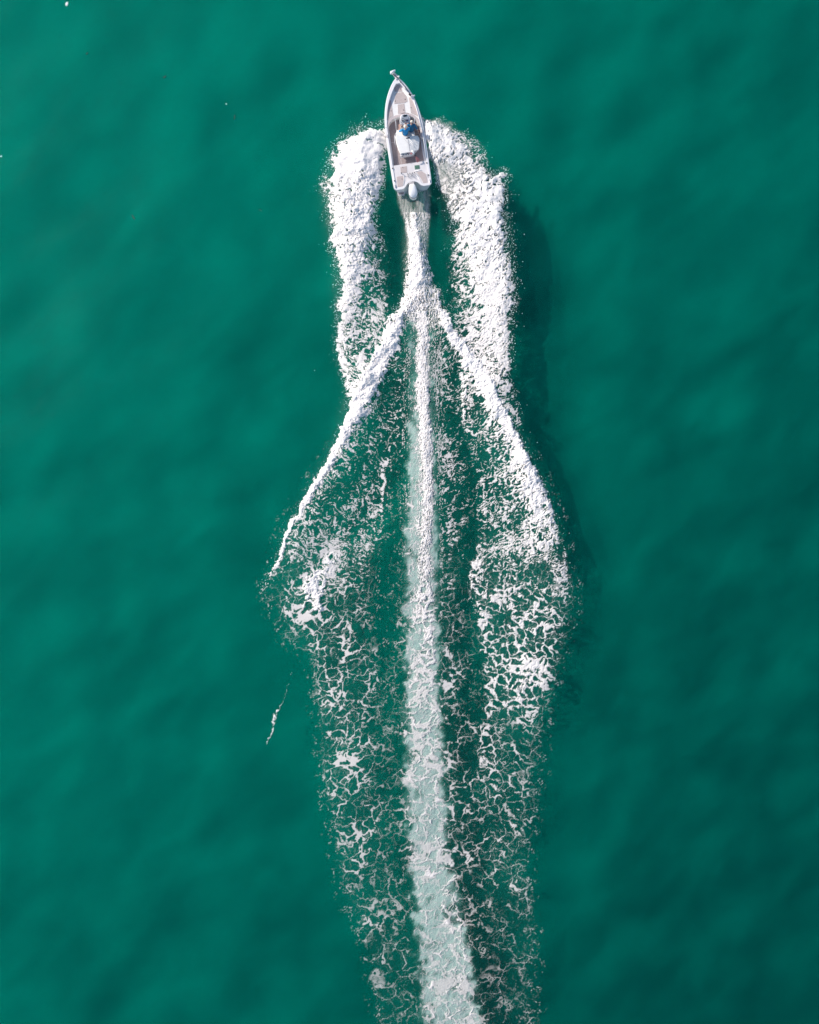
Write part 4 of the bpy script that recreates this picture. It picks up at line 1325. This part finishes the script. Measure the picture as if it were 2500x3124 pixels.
for i in range(9):
    t = i / 8
    wd_ = .03 + .075 * math.sin(math.pi * min(1, t * .62 + .08))
    if t > .85: wd_ *= (1 - t) / .15 * .6 + .4
    c = a_ + ax * t
    row = []
    for j in range(5):
        s = (j / 4 - .5) * 2 * wd_
        pt = c + nrm * s
        row.append(bm.verts.new(W_(pt.x, pt.y, HZ - .02 - .22 * t + .03 * math.sin(6 * t + j))))
    cols.append(row)
for A_, B_ in zip(cols, cols[1:]):
    for j in range(4): bm.faces.new((A_[j], A_[j + 1], B_[j + 1], B_[j]))
fo = obj('cloth', bm, PINK, fl, smooth=True)
so_ = fo.modifiers.new('thick', 'SOLIDIFY'); so_.thickness = .006

# long pole lying along the starboard gunwale
pp = [L(*c, 1.0) for c in ((1258.5, 294), (1266, 305), (1279, 345), (1291, 395), (1299, 440), (1303, 476))]
pl = empty('push_pole', BM @ Vector((pp[3][0], pp[3][1], sheer(3.3))))
tag(pl, 'long slim white pole lying along the right-hand side of the boat rim', 'pole')
pi_ = Matrix.Translation(pl.location).inverted()
bm = bmesh.new()
tube(bm, [pi_ @ (BM @ Vector((x - .06, y, sheer(y) + .05))) for x, y in pp[1:]], .022, 8)
obj('shaft', bm, WPAINT, pl, smooth=True)
bm = bmesh.new()
a_ = Vector((pp[0][0], pp[0][1], sheer(pp[0][1]) + .06)); 
cyl(bm, pi_ @ (BM @ (a_ + Vector((-.10, -.05, 0)))), pi_ @ (BM @ (a_ + Vector((.16, .02, 0)))), .05, .045, 10)
obj('foot', bm, WPAINT, pl, smooth=True)
# red bag
q = L(1281.5, 397, .6)
bm = bmesh.new(); ball(bm, (0, 0, 0), (.07, .13, .08), 14, 10)
for v_ in bm.verts: v_.co.z = max(v_.co.z, -.05)
rb = obj('red_bag', bm, RED, None, smooth=True)
rb.location = BM @ Vector((q[0] - .02, q[1], .42)); rb.rotation_euler = (0, 0, TH + .3)
tag(rb, 'small red bag lying against the right-hand wall of the cockpit', 'bag')

# ------------------------------------------------------------------ people
def grow(chains, name):
    """limbs swept along the chains (tapering, elliptical); remesh() then fuses them into one surface"""
    out = bmesh.new()
    ub = bmesh.new(); bmesh.ops.create_icosphere(ub, subdivisions=2, radius=1)
    ub.verts.ensure_lookup_table()
    uv_ = [v.co.copy() for v in ub.verts]; uf = [[v.index for v in f.verts] for f in ub.faces]
    ub.free()
    def add(c, r):
        vs_ = [out.verts.new((c[0] + q.x * r[0], c[1] + q.y * r[1], c[2] + q.z * r[2])) for q in uv_]
        for f in uf: out.faces.new([vs_[i] for i in f])
    for ch in chains:
        ids = {}
        for line in ch:
            prev = None
            for key, p_, r_ in line:
                if key in ids: cur = ids[key]
                else:
                    rr = (r_[0], r_[1], min(r_)) if isinstance(r_, tuple) else (r_, r_, r_)
                    cur = ids[key] = (Vector(p_), Vector(rr))
                if prev is not None:
                    L_ = (cur[0] - prev[0]).length
                    st = max(1, int(L_ / (0.22 * min(min(cur[1]), min(prev[1])))) + 1)
                    a_, b_ = prev, cur
                    if isinstance(key, str) and key[0] in 'sh' and prev[1].x > .12:      # shoulder / hip: leave the trunk at limb width
                        a_ = (prev[0].lerp(cur[0], .3), cur[1] * 1.12)
                    for k in range(st + 1):
                        t = k / st
                        add(a_[0].lerp(b_[0], t), a_[1].lerp(b_[1], t))
                prev = cur
    return out

def remesh(bm, voxel, name):
    me = bpy.data.meshes.new(name); bm.to_mesh(me); bm.free()
    o = link(bpy.data.objects.new(name + '_tmp', me))
    r_ = o.modifiers.new('r', 'REMESH'); r_.mode = 'VOXEL'; r_.voxel_size = voxel; r_.use_smooth_shade = True
    s_m = o.modifiers.new('s', 'SMOOTH'); s_m.factor = .5; s_m.iterations = 2
    dg = bpy.context.evaluated_depsgraph_get()
    m2 = bpy.data.meshes.new_from_object(o.evaluated_get(dg))
    bpy.data.objects.remove(o); bpy.data.meshes.remove(me)
    m2.name = name
    return m2

def person(origin_b, rz, pose, shirt, shorts, headgear, label, s=1.0):
    """seated figure; local frame: +y forwards, seat height z = 0 at the pelvis"""
    root = empty('person', BM @ Vector(origin_b), TH + rz)
    tag(root, label, 'person')
    root.scale = (s, s, s)
    V = Vector
    lean = pose['lean']
    def sp(z, dy=0, dx=0): return V((dx, math.sin(lean) * z + dy, math.cos(lean) * z + .09))
    pel = V((0, 0, .09))
    ch_, nk = sp(.34), sp(.50)
    hd = sp(.50) + V((pose['hx'], .02 + pose['hy'], .13))
    shl, shr = sp(.43, 0, -.19), sp(.43, 0, .19)
    hl, hr = V((-.095, .03, .08)), V((.095, .03, .08))
    kl, kr = pose['knees']
    al, ar = pose['feet']
    lines = [[('p', pel, (.15, .12)), ('w', sp(.18), (.135, .10)), ('c', ch_, (.165, .115)), ('n0', sp(.45), (.10, .08)), ('n', nk, .055), ('n1', hd - V((0, .01, .06)), .055)],
             [('p', pel, 0), ('hl', hl, .092), ('kl', kl, .062), ('kl2', kl.lerp(al, .35), .058), ('al', al, .036), ('fl', al + V((0, .10, -.05)), .035), ('tl', al + V((0, .19, -.06)), .025)],
             [('p', pel, 0), ('hr', hr, .092), ('kr', kr, .062), ('kr2', kr.lerp(ar, .35), .058), ('ar', ar, .036), ('fr', ar + V((0, .10, -.05)), .035), ('tr', ar + V((0, .19, -.06)), .025)]]
    arms = []
    for sgn, sh, (el, wr, fdir) in ((-1, shl, pose['armL']), (1, shr, pose['armR'])):
        k_ = 'L' if sgn < 0 else 'R'
        lines.append([('c', ch_, 0), ('s' + k_, sh, .062), ('e' + k_, el, .042), ('f' + k_, el.lerp(wr, .3), .042), ('w' + k_, wr, .027)])
        f = fdir.normalized()
        up = V((0, 0, 1)); side = f.cross(up).normalized(); dn = side.cross(f).normalized()
        hand = [[('a', wr, .027), ('b', wr + f * .05, (.042, .020)), ('c', wr + f * .085, (.042, .018))]]
        arms.append(hand)
        for q_, (off, ln_) in enumerate(((-.030, .070), (-.010, .080), (.010, .076), (.030, .060))):
            b0 = wr + f * .075 + side * off
            arms.append([[('a', b0, .0095), ('b', b0 + f * ln_ * .5 + side * off * .15 - up * .006, .0088), ('c', b0 + f * ln_ * .8 - up * .028, .0082), ('d', b0 + f * ln_ * .92 - up * .048, .0075)]])
        tb = wr + f * .03 - side * .028 * sgn
        arms.append([[('a', tb, .012), ('b', tb + f * .035 - side * .025 * sgn, .0105), ('c', tb + f * .062 - side * .030 * sgn - up * .01, .009)]])
    bm = grow([lines] + arms, 'body')
    hrot = Matrix.Rotation(pose['hturn'], 4, 'Z') @ Matrix.Rotation(-pose['hdown'], 4, 'X')
    T = Matrix.Translation(hd) @ hrot
    def hb(c, r_, u=20, v=14): ball(bm, T @ V(c), r_, u, v, hrot)
    hb((0, 0, .02), (.075, .095, .095)); hb((0, .025, -.05), (.055, .065, .065)); hb((0, .098, -.015), (.013, .020, .022), 10, 8)
    hb((0, .085, -.055), (.026, .015, .010), 10, 8)
    for e in (-1, 1):
        hb((e * .077, -.005, -.01), (.012, .022, .032), 10, 8)
    me = remesh(bm, .0085, 'body')
    me.materials.clear(); me.materials.append(SKIN); me.materials.append(EYE)
    eyes = [T @ V((e * .032, .088, .012)) for e in (-1, 1)]
    for pg in me.polygons:
        if any((pg.center - e).length < .011 for e in eyes): pg.material_index = 1
        pg.use_smooth = True
    b = link(bpy.data.objects.new('body', me)); b.parent = root
    # shirt with short sleeves
    c1 = .022
    sl_ = [[('p', pel + V((0, 0, .03)), (.15 + c1, .12 + c1)), ('w', sp(.18), (.14 + c1, .105 + c1)), ('c', ch_, (.168 + c1, .118 + c1)), ('n0', sp(.47), (.085, .07))]]
    for k_, sh, (el, wr, fd) in (('L', shl, pose['armL']), ('R', shr, pose['armR'])):
        sl_.append([('c', ch_, 0), ('s' + k_, sh, .062 + c1), ('e' + k_, sh.lerp(el, pose.get('sleeve', .75)), .060)])
    sbm = grow([sl_], 'shirt')
    sm = remesh(sbm, .010, 'shirt'); sm.materials.clear(); sm.materials.append(shirt)
    for pg in sm.polygons: pg.use_smooth = True
    so2 = link(bpy.data.objects.new('shirt', sm)); so2.parent = root
    sh_ = [[('p', pel - V((0, 0, .02)), (.165, .14)), ('q', pel + V((0, 0, .06)), (.15, .12))],
           [('p', pel, 0), ('hl', hl, .108), ('kl', hl.lerp(kl, .75), .088)], [('p', pel, 0), ('hr', hr, .108), ('kr', hr.lerp(kr, .75), .088)]]
    gm = remesh(grow([sh_], 'shorts'), .010, 'shorts'); gm.materials.clear(); gm.materials.append(shorts)
    for pg in gm.polygons: pg.use_smooth = True
    g2 = link(bpy.data.objects.new('shorts', gm)); g2.parent = root
    # headgear
    def shell(name, rr, zcut, m, ycut=None, back=0):
        b_ = bmesh.new()
        ball(b_, (0, 0, 0), rr, 24, 16)
        bmesh.ops.bisect_plane(b_, geom=b_.verts[:] + b_.edges[:] + b_.faces[:], plane_co=(0, 0, zcut), plane_no=(0, .35 if back else 0, 1), clear_inner=True)
        b_.transform(T @ Matrix.Translation((0, 0, .02)))
        o_ = obj(name, b_, m, root, smooth=True)
        s3 = o_.modifiers.new('t', 'SOLIDIFY'); s3.thickness = .006; s3.offset = 1
        return o_
    hr_ = shell('hair', (.080, .100, .099), -.01, HAIR, back=1)
    if headgear:
        cp = shell('cap', (.088, .108, .104), .028, headgear)
        b_ = bmesh.new()
        pts = [(.075 * math.cos(a), .085 + .085 * math.sin(a)) for a in [math.pi * k / 10 for k in range(11)]]
        prism(b_, [(x, y) for x, y in pts], .0, .006)
        b_.transform(T @ Matrix.Translation((0, 0, .052)) @ Matrix.Rotation(-.18, 4, 'X'))
        obj('brim', b_, headgear, cp, smooth=False)
    return root

def BW(u, v, z): 
    x, y = L(u, v, z); return (x, y, z)
# person steering: back and shoulders over the leaning post edge, centre near (1238, 400)
ox, oy = L(1237.5, 408, .97)
V = Vector
pA = dict(lean=R(6), hx=0, hy=.03, hdown=.25, hturn=0,
          knees=(V((-.17, .46, .10)), V((.13, .46, .10))), feet=(V((-.18, .50, -.36)), V((.12, .50, -.36))),
          armL=(V((-.34, .10, .30)), V((-.30, .40, .28)), V((.15, 1, -.1))), armR=(V((.26, .24, .30)), V((.10, .46, .30)), V((-.1, 1, 0))), sleeve=.85)
person((ox, oy, .87), 0, pA, BLUE, KHAKI, CAPW, 'person in a bright blue shirt and pale cap seated at the wheel of the boat')
ox, oy = L(1255.5, 396, .97)
pB = dict(lean=R(14), hx=.02, hy=.05, hdown=.5, hturn=-.25,
          knees=(V((-.14, .44, .08)), V((.14, .44, .08))), feet=(V((-.12, .50, -.36)), V((.12, .50, -.36))),
          armL=(V((-.24, .22, .26)), V((-.14, .46, .24)), V((0, 1, -.2))), armR=(V((.36, -.02, .24)), V((.48, -.16, .02)), V((.5, -.8, -.3))), sleeve=.9)
person((ox, oy, .86), -.15, pB, TEAL, NAVY, CAPW, 'person in a teal blue shirt leaning forward, right of the one at the wheel', .95)
